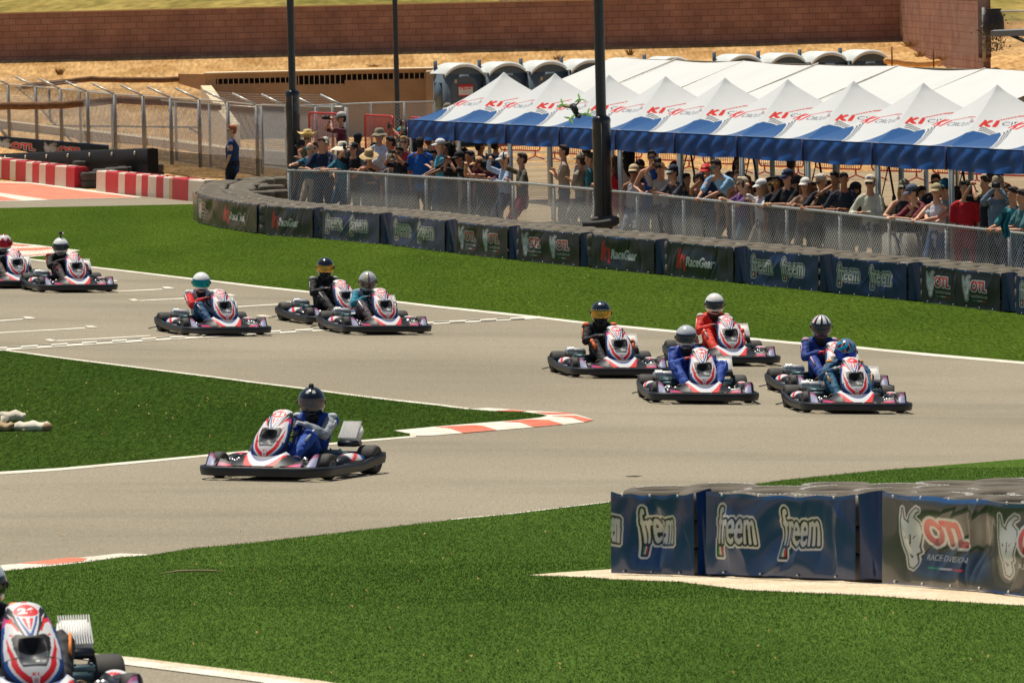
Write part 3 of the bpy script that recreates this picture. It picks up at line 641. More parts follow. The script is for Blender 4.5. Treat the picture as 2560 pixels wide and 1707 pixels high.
# ---------------------------------------------------------------- canopy tents
RE = Vector((.3255, -.9455, 0)); RN = Vector((.9455, .3255, 0)); TS = 3.31; P0 = Vector((-1.07, 131, 0)); TANG = atan2(RE.y, RE.x)
BL = np.array(lin(14, 84, 146)); WH = np.array((.82, .83, .80)); GR = np.array(lin(110, 112, 116))
def canopy_img(nx=230, ny=130, q0=.08, q1=.92):
    ext = (0, 1, 0, 1); im = np.zeros((ny, nx, 3)); im[:] = WH
    X, Y = np.meshgrid((np.arange(nx)) / (nx - 1), (np.arange(ny)) / (ny - 1))
    lx = [0, .05, .15, .29, .42, .52]; ly = [.35, .39, .36, .257, .12, 0]
    l2 = np.interp(X, lx, ly, right=-1); r2 = np.interp(X, [.73, .85, 1], [0, .20, .35], left=-1)
    top = np.where(X < .6, l2, r2)
    blue = (Y <= top); st = np.zeros_like(blue)
    for k in (.028, .056, .084): st |= (np.abs(Y - top - k) < .008) & (X < .52) & (X > .1)
    st |= (X > .5) & (X < .56) & (Y < .09 - (X - .5) * 1.2) & (((X * 60).astype(int) % 2) == 0)
    im[st] = GR * .9; im[blue] = BL
    def sk(m): return m
    # wordmark, drawn compressed in u because u is normalised by the row width
    n = (nx, ny); v0, v1 = .47, .56; g = lambda t: q0 + (q1 - q0) * t
    K = text_mask("K", (g(0), g(.17), v0, v1), ext, n, .02, .25) | text_mask("1", (g(.17), g(.27), v0, v1), ext, n, .02, .25); K = dil(K, 1.6); im[K] = lin(226, 50, 30)
    im[text_mask("CIRCUIT", (g(.30), g(.97), v0 + .02, v1 - .015), ext, n, .008, .3)] = lin(44, 52, 70)
    arc = [(g(.26 + .66 * t), .575 + .055 * math.sin(t * 2.3)) for t in np.linspace(0, 1, 14)]
    P = arc + [(x, y - .012) for x, y in arc[::-1]]; im[poly_mask(P, ext, n)] = lin(214, 60, 44)
    for k, c in enumerate((lin(50, 56, 74), lin(214, 60, 44), lin(50, 56, 74), lin(214, 60, 44))):
        x0 = g(.80 + k * .045); im[poly_mask([(x0, .61 - .015 * k), (x0 + .014, .61 - .015 * k), (x0 + .06, .55 - .01 * k), (x0 + .042, .55 - .01 * k)], ext, n)] = c
    return im
CIMG = canopy_img(); CIMF = canopy_img(q0=.02, q1=.98)
def translucent(m, f):
    n = m.node_tree
    if n.nodes.get("Translucent BSDF"): return m
    b = n.nodes["Principled BSDF"]; out = n.nodes["Material Output"]; t = n.nodes.new("ShaderNodeBsdfTranslucent"); mx = n.nodes.new("ShaderNodeMixShader"); mx.inputs[0].default_value = f
    if b.inputs['Base Color'].links: n.links.new(b.inputs['Base Color'].links[0].from_socket, t.inputs[0])
    else: t.inputs[0].default_value = b.inputs['Base Color'].default_value
    n.links.new(b.outputs[0], mx.inputs[1]); n.links.new(t.outputs[0], mx.inputs[2]); n.links.new(mx.outputs[0], out.inputs[0]); return m
def make_tent():
    t = thing("canopy_tent", (0, 0, 0), 0, "", "tent"); h = TS / 2; ze, zp = 2.30, 3.27
    mb = MB(); cols = []
    ny, nx = CIMG.shape[:2]
    for k in range(4):
        T = Matrix.Rotation(k * pi / 2, 3, 'Z'); P = []
        for j in range(ny):
            v = j / (ny - 1); row = []
            for i in range(nx):
                u = i / (nx - 1); wv = h * (1 - v) + .0 * v; x = (-1 + 2 * u) * wv; zz = ze + (zp - ze) * (v ** 1.48) - .05 * math.sin(pi * u) * (1 - v) * v * 4 * .8 + (.03 * math.exp(-((v - 1) / .04) ** 2))
                row.append(T @ Vector((x, -wv, zz)))
            P.append(row)
        mb.grid(P, flip=True); cols.append((CIMF if k == 0 else CIMG).reshape(-1, 3))
    M_CAN = mat("canopy_fabric", vc=True, rough=.34, var=.05, vs=2, bump=.22, bs=2.2, coat=.2)
    translucent(M_CAN, .08)
    mb.build("canopy", M_CAN, t, True, cols=np.concatenate(cols))
    vb = MB(); hh = h + .01
    for k in range(4):
        T = Matrix.Rotation(k * pi / 2, 3, 'Z'); P = []
        for i in range(49):
            x = -hh + 2 * hh * i / 48; u = i / 48; row = []
            for j in range(9):
                zz = ze - .02 - .37 * j / 8; s_ = math.sin(pi * u)
                fold = .055 * math.sin(5 * u * pi * (1 - .25 * j / 8) + j * .35 + k) * (.3 + j / 8) * s_
                fold += .022 * math.sin((u - .5) * 16 + .9 * j) * s_
                row.append(T @ Vector((x, -hh - abs(fold) * 1.0, zz - .03 * s_ * (j / 8))))
            P.append(row)
        vb.grid(P)
    vb.build("valance", mat("valance_vinyl", lin(14, 78, 148), .5, var=.3, vs=2.2, bump=.1, bs=2.5, spec=.25), t)
    for sx, sy in ((-1, -1), (1, -1)): MB().bbox((sx * hh, -hh - .035, ze - .2), (.05, .03, .40), .01).build("corner_cover", cm(14, 40, 92, .5), t)
    M_LEG = mat("tent_leg", (.42, .47, .47), .45, metal=.3)
    for sx in (-1, 1):
        for sy in (-1, 1): MB().bbox((sx * (h - .05), sy * (h - .05), 1.15), (.055, .055, 2.32), .01).build("leg", M_LEG, t)
    for sy in (-1, 1):
        fr = MB()
        for i in range(2):
            x0 = -h + .05 + i * (h - .05); x1 = x0 + h - .05; fr.tube([(x0, sy * (h - .05), 2.2), (x1, sy * (h - .05), 1.92)], .012, 5); fr.tube([(x0, sy * (h - .05), 1.92), (x1, sy * (h - .05), 2.2)], .012, 5)
        fr.build("truss", M_LEG, t)
    return t
tents = make_tent(); first = True
ORD = ["leftmost", "second", "third", "fourth", "fifth", "sixth", "seventh", "eighth", "ninth", "tenth", "eleventh"]
LAB = ["white and blue canopy tent at the left end of the row", "second canopy tent from the left, its peak over the third toilet", "third canopy tent from the left, a black drone before its roof", "fourth canopy tent from the left, crossed by the tall middle pole",
       "fifth canopy tent, first one fully right of the middle pole", "sixth canopy tent from the left, over the man in pale blue polo", "seventh canopy tent from the left", "eighth canopy tent from the left", "ninth canopy tent from the left, nearly the last peak in view", "tenth canopy tent, cut by the right edge of the picture"]
for i in range(-1, 9):
    c = P0 + RE * (TS * (i + .5)) + RN * (TS / 2); c.z = Z(c.x, c.y) * 0
    l = LAB[i + 1]
    if i == -1: tents.location = c; tents.rotation_euler = (0, 0, TANG); tents['label'] = l; tents['group'] = "row of canopy tents behind the fence"
    else: dup(tents, c, TANG, l, "row of canopy tents behind the fence")
# long white frame tent behind
a = PD(1531, 147, 148.8); b_ = PD(2700, 178, 117); a.z = b_.z = 3.32
ft = thing("frame_tent", a, 0, "long low white marquee roof behind the row of canopy tents", "marquee")
dv = (b_ - a); nn = Vector((-dv.y, dv.x, 0)).normalized() * -1
if nn.x > 0: nn = -nn
P = []; n = 120
for i in range(n + 1):
    t = i / n; row = []
    for j in range(13):
        q = j / 12; sag = -.035 * math.sin(pi * ((t * 6) % 1)) + .02 * math.sin(t * 23 + q * 3)
        q2 = q; row.append(dv * t + nn * 3.1 * q2 + Vector((0, 0, -1.15 * q2 + sag * (1 if 0 < t < 1 else 0))))
    P.append(row)
mb = MB(); mb.grid(P); P2 = [[dv * t_ / n - nn * 3.1 * (j / 6) + Vector((0, 0, -1.15 * j / 6 - .005)) for j in range(7)] for t_ in range(n + 1)]; mb.grid(P2, flip=True)
mb.build("roof", mat("marquee_fabric", (.66, .66, .63), .55, var=.05, vs=.6, bump=.1, bs=1), ft)
for k in range(1, 6):
    q = dv * (k / 6); MB().tube([q + Vector((0, 0, .015)), q + nn * 3.1 + Vector((0, 0, -1.13))], .02, 6).build("seam", cm(236, 232, 216, .5), ft)
for k in range(7):
    for sg in (1, -1):
        q = dv * (k / 6) + nn * 3.1 * sg; MB().tube([q + Vector((0, 0, -1.15)), Vector((q.x, q.y, -3.3))], .045, 8).build("leg", M_GALV, ft)
# ---------------------------------------------------------------- red crowd barriers
def barricade():
    t = thing("crowd_barrier", (0, 0, 0), 0, "", "crowd barrier"); M_R = cm(206, 44, 40, .45)
    w_, h = 1.12, 1.08; r = .12; P = []
    for cxx, cyy, a0 in ((w_ - r, h - r, 0), (-w_ + r, h - r, pi / 2), (-w_ + r, .25 + r, pi), (w_ - r, .25 + r, 1.5 * pi)):
        for k in range(5): a_ = a0 + k * pi / 8; P.append((cxx + r * cos(a_), 0, cyy + r * sin(a_)))
    MB().tube(P, .021, 8, closed=True).build("frame", M_R, t); b = MB()
    for k in range(19): x = -w_ + .11 * (k + 1); b.tube([(x, 0, .25), (x, 0, h)], .007, 5)
    b.build("bars", M_R, t)
    for sx in (-1, 1): MB().tube([(sx * .85, -.28, .01), (sx * .85, -.02, .1), (sx * .85, 0, .3), (sx * .85, .02, .1), (sx * .85, .28, .01)], .018, 6).build("foot", M_R, t)
    return t
bz = barricade(); bl = [((0.0, 171), 0), ]
A = Vector((-.3, 171.5, 0)); B = Vector((13.2, 147.5, 0)); dirb = (B - A).normalized(); ang = atan2(dirb.y, dirb.x); n = 10
for k in range(n):
    p = A + dirb * (1.3 + k * 2.72); p.z = Z(p.x, p.y) + .006
    l = "red crowd barrier " + ["at the far left end of the row behind the tents", "second from the left in the row behind the tents", "third from the left in the row behind the tents", "fourth from the left in the row behind the tents", "behind the man in the blue jersey", "behind the man in the pale blue polo", "behind the woman with mirrored glasses", "behind the two dark haired young men", "behind the man in the maroon shirt", "at the right edge behind the camera man in grey"][k]
    if k == 0: bz.location = p; bz.rotation_euler = (0, 0, ang); bz['label'] = l; bz['group'] = "row of red crowd barriers"
    else: dup(bz, p, ang + random.uniform(-.03, .03), l, "row of red crowd barriers")
for x, y, a_, d, l in ((814, 283, 8, 143, "red crowd barrier behind the cameraman in maroon"), (947, 289, 4, 142, "red crowd barrier above the heads left of the first tent"), (1060, 295, 4, 143, "red crowd barrier cut off by the left corner of the first tent")):
    p = PD(x, y, d); dup(bz, (p.x, p.y, p.z - 1.08), R(a_ - 76), l, "red crowd barriers left of the tents")
# ================================================================ BARRIERS
def freem_img(nx, ny, spots, base=lin(14, 54, 102)):
    ext = (0, 1, 0, 1); n = (nx, ny); im = np.zeros((ny, nx, 3)); im[:] = base
    for u0, u1 in spots:
        w_ = u1 - u0; L_ = dil(text_mask("freem", (u0 + .01, u1 - .01, .39, .83), ext, n, 0), max(1.0, ny / 115))
        tail = poly_mask([(u0 + .03 * w_, .24), (u0 + .17 * w_, .24), (u0 + .17 * w_, .42), (u0 + .03 * w_, .42)], ext, n)
        r = max(1.0, ny / 52)
        im[dil(L_ | tail, r * 3.0)] = (.62, .62, .58); im[dil(L_ | tail, r * 1.7)] = (.008, .012, .02); im[L_] = (.58, .58, .55)
        for k, c in enumerate((lin(30, 130, 60), (.6, .6, .57), lin(190, 30, 36))):
            a_ = u0 + (.03 + .047 * k) * w_; im[poly_mask([(a_, .25), (a_ + .046 * w_, .25), (a_ + .046 * w_, .35), (a_, .35)], ext, n)] = c
    return edge_band(im)
def edge_band(im):
    ny = im.shape[0]; k = max(1, int(ny * .055)); im[-k:] = lin(16, 78, 136); im[:max(1, k // 2)] = lin(22, 60, 120); return im
def otl_img(nx, ny, starts):
    ext = (0, 1, 0, 1); n = (nx, ny); im = np.zeros((ny, nx, 3)); im[:] = lin(20, 34, 46); r = max(1.0, ny / 45); Y = (np.arange(ny) / ny)[:, None]
    for u0 in starts:
        S = .40
        f = lambda P: [(u0 + x * S, y) for x, y in P]
        head = poly_mask(f([(.02, .86), (.045, .74), (.10, .70), (.17, .76), (.235, .70), (.25, .60), (.22, .52), (.20, .44), (.21, .38), (.175, .36), (.19, .26), (.15, .20), (.10, .22), (.085, .34), (.04, .46), (.01, .62)]), ext, n)
        horn = poly_mask(f([(.10, .72), (.13, .80), (.20, .86), (.25, .84), (.20, .81), (.165, .76), (.15, .71)]), ext, n)
        im[dil(head | horn, r * 1.8)] = (.60, .60, .57); im[dil(head | horn, r * .9)] = (.01, .012, .016)
        g = (.28 + .34 * np.clip(1.4 - 1.6 * np.abs(Y - .5), 0, 1)); gg = np.broadcast_to(g[..., None] * np.array((.93, 1, 1.03)), im.shape)
        im[head | horn] = gg[head | horn]
        for P in ([(.05, .56), (.09, .52), (.055, .52)], [(.14, .52), (.19, .57), (.15, .545)], [(.10, .36), (.15, .33), (.13, .30)], [(.115, .58), (.125, .56), (.12, .42), (.108, .46)]): im[poly_mask(f(P), ext, n)] = (.02, .025, .03)
        T_ = dil(text_mask("OTL", (u0 + .29 * S, u0 + .76 * S, .47, .73), ext, n, 0), ny / 42)
        # lean the letters backwards
        im[dil(T_, r * 1.5)] = (.62, .62, .6); cg = np.zeros_like(im); t = np.clip((Y - .45) / .3, 0, 1)[..., None]; cg[:] = np.array(lin(150, 22, 60)) * (1 - t) + np.array(lin(226, 60, 50)) * t; im[T_] = cg[T_]
        im[text_mask("RACE DIVISION", (u0 + .28 * S, u0 + .78 * S, .29, .355), ext, n, .01)] = (.55, .55, .53)
        for k, c in enumerate((lin(40, 140, 70), (.55, .55, .52), lin(190, 40, 40))): im[poly_mask(f([(.32 + .15 * k, .2), (.47 + .15 * k, .2), (.47 + .15 * k, .225), (.32 + .15 * k, .225)]), ext, n)] = c
    return edge_band(im)
def k1_img(nx, ny):
    ext = (0, 1, 0, 1); n = (nx, ny); im = np.zeros((ny, nx, 3)); im[:] = lin(20, 40, 50)
    for P in ([(.17, .80), (.215, .86), (.20, .62), (.24, .70), (.255, .62), (.215, .50), (.235, .26), (.20, .30), (.19, .46), (.18, .24), (.14, .28)], [(.245, .60), (.285, .68), (.29, .18), (.25, .20), (.255, .52)]): im[poly_mask(P, ext, n)] = lin(206, 34, 44)
    im[dil(text_mask("RaceGear", (.30, .72, .35, .62), ext, n, .0, .25), 1.0)] = (.66, .66, .64); return edge_band(im)
M_BAN = mat("banner_vinyl", vc=True, rough=.24, bump=.12, bs=2.2, coat=.5, var=.06, vs=2)
M_BANF = mat("banner_vinyl_far", vc=True, rough=.36, spec=.32, bump=.1, bs=3)
M_FLAP = mat("banner_flap", lin(14, 52, 110), .3, var=.2, vs=2, bump=.2, bs=3, coat=.4)
M_STUD = mat("grommet", (.75, .74, .70), .35, metal=.5)
def banner(a_, b2, h, im, label, seed=0, flap=.17, z0_=.02, cat="banner", group="advertising banners along the barriers", amp=1.0, offs=.0, bm_=None):
    rs = random.Random(seed); L2 = (b2 - a_).length; u = (b2 - a_).normalized(); n_ = Vector((u.y, -u.x, 0)).normalized(); ny, nx = im.shape[:2]
    t = thing("banner", a_, 0, label, cat, group); Lf = L2 * (1 - flap) if flap else L2
    sw = [(rs.uniform(.1, .9), rs.uniform(.5, 1.1), rs.uniform(.06, .16)) for _ in range(3)]; ph = rs.uniform(0, 6); P = []; cr = [(lambda q: (q, q + rs.uniform(-.28, .28), rs.uniform(.03, .08), rs.choice((-1, 1)) * rs.uniform(.010, .026)))(rs.uniform(0, 1)) for _ in range(11)]
    for j in range(ny):
        v = j / (ny - 1); row = []
        for i in range(nx):
            s_ = i / (nx - 1); e = math.sin(pi * s_) ** .5 * math.sin(pi * min(1, max(0, v))) ** .6
            d = 0
            for c, k, wd in sw: d += .022 * k * math.sin((v * 5.5 + 9 * (s_ - c) ** 2 * 4 + ph)) * math.exp(-((s_ - c) / (wd * 2.4)) ** 2)
            for s0, s1_, wd2, am in cr:
                sc_ = s0 + (s1_ - s0) * (1 - v) + .05 * math.sin(v * 3 + s0 * 9); d += am * math.exp(-abs((s_ - sc_) * Lf / wd2) ** 1.3) * (.35 + .65 * math.sin(pi * v))
            d += .006 * math.sin(s_ * 26 + v * 6 + ph) * (1 - v) + .012 * math.sin(s_ * 11 - v * 7 + ph * 2) + .02 * math.sin(pi * v) * math.sin(s_ * 6.3 + ph)
            p = u * (Lf * s_) + n_ * (.02 + offs + amp * d * e + .015 * (1 - v)); p.z = h * v + z0_ + (gz(a_ + u * (Lf * s_)) - a_.z) - .013 * amp * math.sin(pi * s_ * 4) ** 2 * v - .02 * amp * math.sin(pi * s_) * v; row.append(p)
        P.append(row)
    o = MB(); o.grid(P); o.build("printed_face", bm_ or M_BAN, t, True, cols=im.reshape(-1, 3))
    if flap:
        P = []
        for j in range(12):
            v = j / 11; row = []
            for i in range(14):
                s_ = i / 13; q = u * (Lf + (L2 - Lf) * s_) - n_ * (.10 * math.sin(pi * min(1, s_ * 1.1)) ** .6 + .015 * math.sin(s_ * 13 + v * 3)); q.z = h * v * 1.0 + z0_ + .03 * v * math.sin(pi * s_) + (gz(a_ + u * Lf) - a_.z); row.append(q)
            P.append(row)
        MB().grid(P).build("side_flap", M_FLAP, t)
    st = MB(); k = max(3, int(Lf / .42))
    for i in range(k):
        for v in (.965, .03):
            s_ = (i + .5) / k; q = u * (Lf * s_) + n_ * (.045 + offs); q.z = h * v + z0_ + (gz(a_ + u * (Lf * s_)) - a_.z); st.ell(q, (.010, .010, .010), 6, 4)
    st.build("grommets", M_STUD, t); return t
# tyre stacks
def tyre_mesh():
    prof = [(.17, .03), (.165, .105), (.17, .18), (.20, .205), (.26, .212), (.295, .195), (.31, .165), (.312, .105), (.31, .045), (.295, .015), (.26, -.002), (.20, .005)]
    return MB().lathe(prof, 28, closed=True)
def letters_mesh(txt="GOODYEAR", r0=.205, r1=.262, span=1.9):
    A = text_tris(txt, .02); V = []; Fc = []
    for t in A:
        k = len(V)
        for x, y in t: a_ = -span * (x - .5); r_ = r0 + (r1 - r0) * y; V.append((r_ * sin(a_), r_ * cos(a_), .2135))
        Fc.append((k, k + 1, k + 2))
    return MB().add(V, Fc)
def stack(label, n=3, white=True, m=None, sc=1.0):
    t = thing("tyre_stack", (0, 0, 0), 0, label, "tyre stack"); o0 = None
    for k in range(n):
        if o0 is None: o = tyre_mesh().build("tyre", m or M_TYRED, t); o0 = o
        else: o = o0.copy(); C.objects.link(o); o.parent = t
        o.location = (random.uniform(-.012, .012), random.uniform(-.012, .012), k * .207)
    if white: w_ = letters_mesh().build("lettering", mat("tyre_letters", (.6, .58, .53), .7, var=.3, vs=9), o, False)
    t.scale = (sc,) * 3; return t
S1 = stack("", 3, True); S2 = stack("", 3, False)
LS = {}
def put(p, label, group, kind=None):
    rz = random.uniform(0, 6.28); s_ = S1 if random.random() < .45 else S2
    if kind: s_ = kind
    z = gz(p); q = .028 if s_ is kind else .012; return dup(s_, (p.x, p.y, z + .012 + (random.uniform(0, .012) if s_ is kind else 0)), rz, label, group, rot=(random.uniform(-q, q), random.uniform(-q, q), rz))
BP = [W(x, y) for x, y in BAR]
def offs_path(P, off):
    out = []
    for i, p in enumerate(P):
        d = (P[min(i + 1, len(P) - 1)] - P[max(i - 1, 0)]); d.z = 0; d.normalize(); n_ = Vector((-d.y, d.x, 0)); out.append(p + n_ * off)
    return out
LF = "stack of three dusty tyres in the double row behind the far banners"
for off in (.36, .98):
    Q = offs_path(BP, off); Q = [Vector((q.x, q.y, 0)) for q in Q]
    for p in path_pts(Q, .645): put(p, LF, "tyre stacks behind the far banners")
# the loop at the left end
QB = [W(x, y) for x, y in ((483, 544), (490, 530), (520, 518), (580, 511), (650, 507), (735, 505))]
QB = [Vector((q.x, q.y, 0)) for q in QB]
for off in (.45, 1.1):
    Q = [Vector((q.x, q.y, 0)) for q in offs_path(QB, -off)]
    for p in path_pts(Q, .66): put(p, "stack of dusty tyres curving round the left end of the far barrier", "tyre stacks round the left end")
for k, (x, y) in enumerate(((640, 527), (680, 531), (700, 545), (655, 548), (610, 537))):
    p = W(x, y); put(Vector((p.x, p.y, 0)), "loose dark tyre stack inside the curve of the far barrier", "tyre stacks inside the curve")
FRS = [(.06, .36), (.50, .80)]
panels = [(495, 666, 'otl', "first banner at the curved left end of the far barrier"), (549, 0, '', '')]
PAN = [(497, 549, 'o1', "narrow black banner at the curved left end of the far barrier, white and red marks"),
       (549, 666, 'k', "leftmost dark banner with a red K1 and RaceGear on the far barrier"), (666, 810, 'k', "second dark K1 RaceGear banner from the left on the far barrier"),
       (810, 982, 'f', "blue freem banner, leftmost of the far barrier"), (982, 1144, 'f', "blue freem banner, second from the left on the far barrier"),
       (1144, 1300, 'o', "black OTL banner left of the tall padded pole, the smaller one"), (1300, 1484, 'o', "black OTL banner straight below the padded pole"),
       (1484, 1672, 'k', "dark K1 RaceGear banner just right of the padded pole"), (1672, 1872, 'k', "dark K1 RaceGear banner rightmost of its kind on the far barrier"),
       (1872, 2087, 'f', "blue freem banner beside the rightmost K1 RaceGear one"), (2087, 2309, 'f', "blue freem banner left of the last OTL one on the far barrier"),
       (2309, 2545, 'o', "black OTL banner at the far right of the far barrier"), (2545, 2740, 'f', "sliver of a blue banner cut by the right edge, far barrier")]
fx = [p[0] for p in BAR]; fy = [p[1] for p in BAR]
KI, FI, OI = k1_img(210, 72), freem_img(230, 72, FRS), otl_img(230, 72, (.06, .53))
OS = otl_img(60, 60, (.1,))
for k, (x0, x1, ty, lb) in enumerate(PAN):
    a_ = W(x0, float(np.interp(x0, fx, fy))); b2 = W(x1, float(np.interp(x1, fx, fy)))
    banner(a_, b2, .615, {'k': KI, 'f': FI, 'o': OI, 'o1': OS}[ty], lb, k + 3, flap=(0 if ty == 'o1' else .17), bm_=M_BANF, amp=.5)
e_ = W(483, 546); e2_ = W(497, 557); MB_ = MB()
cw = thing("tarpaulin", e_, 0, "black tarpaulin sheet wrapped round the left tip of the far barrier", "tarpaulin")
q = e2_ - e_; MB().grid([[Vector((0, 0, 0)), q * .5 + Vector((-.05, 0, 0)), q], [Vector((0, 0, .62)), q * .5 + Vector((-.04, 0, .63)), q + Vector((0, 0, .62))]]).build("sheet", M_BAN if False else mat("black_tarp", (.02, .022, .026), .35, coat=.2, bump=.3, bs=4), cw)
# ---- near barrier
NB = [(1536, 1437), (1775, 1444), (2222, 1462), (2560, 1494), (2900, 1527)]
NP = [W(x, y) for x, y in NB]
NFI = freem_img(330, 120, [(.08, .345), (.495, .76)]); NFA = freem_img(150, 120, [(-.1, .12), (.34, .74)]); NOI = otl_img(400, 130, (.10, .58))
banner(NP[0], NP[1], .62, NFA, "short blue freem banner at the left end of the near barrier", 21, .13, amp=.95)
banner(NP[1], NP[2], .62, NFI, "long blue banner reading freem twice in the middle of the near barrier", 22, .16, z0_=.035, amp=.95)
d_ = (NP[3] - NP[2]).normalized(); banner(NP[2] + Vector((-.02, -.06, 0)), NP[2] + d_ * 3.6, .66, NOI, "large dark OTL race division banner cut by the right edge, near barrier", 25, .12, amp=.95)
Q = [NP[0] + Vector((.1, 0, 0)), NP[1], NP[2], NP[2] + d_ * 6]
LN = ["tyre stack with white lettering just behind the near freem and OTL banners"]
for r_, off in enumerate((.37, .99, 1.6, 2.2, 2.8, 3.4, 4.0, 4.6)):
    Qo = [Vector((q.x, q.y, 0)) for q in offs_path(Q, off)]; L3 = [p for p in path_pts(Qo, .64) if p.y < 47.8 and p.x > 1.0 + r_ * .15]
    for p in L3:
        if p.x < 6.5: put(p, LN[0] if r_ == 0 else "tyre stack in the back rows of the near barrier", "tyre stacks of the near barrier, " + ("front row" if r_ == 0 else "back rows"), S1)
for s_ in (S1, S2):
    for ch in list(s_.children):
        for g in list(ch.children): bpy.data.objects.remove(g)
        bpy.data.objects.remove(ch)
    bpy.data.objects.remove(s_)
# tyre leaning on the padded pole foot
p = PD(1503, 566, 118.6); o = tyre_mesh().build("tyre", M_TYRE); o.location = p; o.rotation_euler = (R(6), R(-5), 0); o.scale = (1.15, 1.15, .75); tag(o, "black tyre ringed round the foot of the tall padded pole", "tyre")
# ---- red and white blocks
def blocks(x0, y0, x1, y1, segs, last, lab0):
    A_, B_ = W(x0, y0), W(x1, y1); tot = x1 - x0; f = lambda x: (x / 4.2 - x0) / tot
    # perspective-correct split
    for k, (s0, s1, c) in enumerate(segs):
        a_ = A_.lerp(B_, f(s0)); b2 = A_.lerp(B_, f(s1)); L2 = (b2 - a_).length; ang = atan2(b2.y - a_.y, b2.x - a_.x); m_ = (a_ + b2) / 2
        col = {'w': cm(222, 206, 184, .6, var=.12, vs=2), 'r': cm(196, 34, 46, .55, var=.22, vs=1.5), 't': cm(204, 160, 118, .6)}[c]
        t = thing("barrier_block", (m_.x, m_.y, gz(m_)), ang, lab0[0] % ("red" if c == 'r' else "white" if c == 'w' else "tan", ORD[k]), "barrier block", lab0[1])
        b = MB(); w2 = .21; hh = .545; v = []
        for x in (-L2 / 2 + .008, L2 / 2 - .008):
            v += [(x, -w2, 0), (x, -w2, .1), (x, -w2 + .02, hh - .03), (x, -w2 + .05, hh), (x, w2 - .05, hh), (x, w2 - .02, hh - .03), (x, w2, .1), (x, w2, 0)]
        b.add(v, [tuple(range(8))[::-1], tuple(range(8, 16))] + [(i, (i + 1) % 8, 8 + (i + 1) % 8, 8 + i) for i in range(8)])
        off = Matrix.Translation((0, w2, 0)); b.v = [(x, y + w2, z) for x, y, z in b.v]
        b.build("body", col, t, False)
        if k == len(segs) - 1 and last:
            MB().ell((L2 / 2 - .006, w2, .28), (.012, .09, .13), 14, 8).build("socket", mat("socket_red", lin(120, 16, 24), .6), t)
        if L2 > .5: MB().lathe([(.04, 0), (.04, .02), (.02, .025)], 10, c=(0, w2, hh)).build("filler_cap", cm(190, 40, 44), t)
sg = [(-330, -220, 'r'), (-220, -110, 'w'), (-110, 15, 'w'), (15, 105, 'r'), (105, 168, 'w'), (168, 275, 'r'), (275, 345, 'w'), (345, 415, 'r'), (415, 485, 'w'), (485, 580, 'r'), (580, 780, 'w')]
sg = sg[:-1] + [(580, 695, 'w'), (695, 782, 'r')]; ORD.append("twelfth"); ORD.append("thirteenth")
blocks(0, 447, 186, 471, sg[1:], True, ("%s block, %s of the row ending in a red end face", "red and white barrier blocks, left row"))
sg = [(1010, 1112, 'w'), (1112, 1248, 'r'), (1248, 1320, 'w'), (1320, 1437, 'r'), (1437, 1497, 'w'), (1497, 1562, 'r'), (1562, 1650, 'w'), (1650, 1722, 'r'), (1722, 1784, 'w'), (1784, 1815, 't'), (1815, 1975, 'r'), (1975, 2130, 'w')]
blocks(240.5, 479, 469, 503, sg, False, ("%s block, %s from the left in the row reaching the tyre curve", "red and white barrier blocks, right row"))
# dark tyres lying between the two block rows, black covered barrier and blue banner beyond
kk = 0
for (x, y) in ((232, 470), (262, 462), (292, 458), (322, 455), (352, 452), (382, 449), (212, 440), (240, 436), (268, 436), (190, 428)):
    p = W(x, y); o = stack("dark tyre stack between the two rows of red and white blocks", 2, False, M_TYRE, 1.0); o.location = (p.x, p.y, gz(p)); o['group'] = "dark tyre stacks among the blocks"
def covered(x0, y0, x1, y1, d0, d1, h, m, label, th=.3):
    A_, B_ = PD(x0, y0, d0), PD(x1, y1, d1); t = thing("covered_barrier", A_, 0, label, "tyre barrier"); u = (B_ - A_); n_ = Vector((-u.y, u.x, 0)).normalized()
    P = [];
    for i in range(40):
        s_ = i / 39; q = u * s_; w_ = n_ * (.02 * math.sin(s_ * 30)); P.append([q + w_ + Vector((0, 0, -h)), q + Vector((0, 0, -h * .5)) - w_, q + Vector((0, 0, .0 + .015 * math.sin(s_ * 50))), q + n_ * th * .5 + Vector((0, 0, .03)), q + n_ * th + Vector((0, 0, 0))])
    MB().grid(P).build("cover", m, t); MB().grid([[u - n_ * 0, u + n_ * th], [u + Vector((0, 0, -h)), u + n_ * th + Vector((0, 0, -h))]]).build("end_cover", m, t, False)
    st = MB()
    for i in range(8): q = u * ((i + .5) / 8) + Vector((0, 0, -.09)) - n_ * .03; st.ell(q, (.035, .035, .05), 6, 4)
    st.build("grommets", M_STUD, t); return t
MT = mat("black_tarp_matte", (.014, .015, .017), .8, spec=.15); covered(-60, 389, 368, 373, 176, 162, .6, MT, "long barrier under black tarpaulin behind the red and white blocks")
A_, B_ = PD(-70, 385, 171), PD(272, 392, 158); A_.z = Z(A_.x, A_.y); B_.z = Z(B_.x, B_.y)
a_ = PD(-40, 337, 184); b2 = PD(272, 363, 170); t = thing("banner", a_, 0, "blue edged dark OTL banner behind the black covered barrier at left", "banner", "advertising banners along the barriers")
u = b2 - a_; im = otl_img(300, 60, (.12, .5)); im2 = np.where((im > .5).all(-1)[..., None], im * .6, im)
P = [[u * (i / 299) + Vector((0, -.02 * math.sin(i * .12 + j * .1), -.62 * (1 - j / 59))) for i in range(300)] for j in range(60)]
MB().grid(P, flip=True).build("printed_face", mat("banner_vinyl_matte", vc=True, rough=.8, spec=.1), t, cols=im2.reshape(-1, 3))
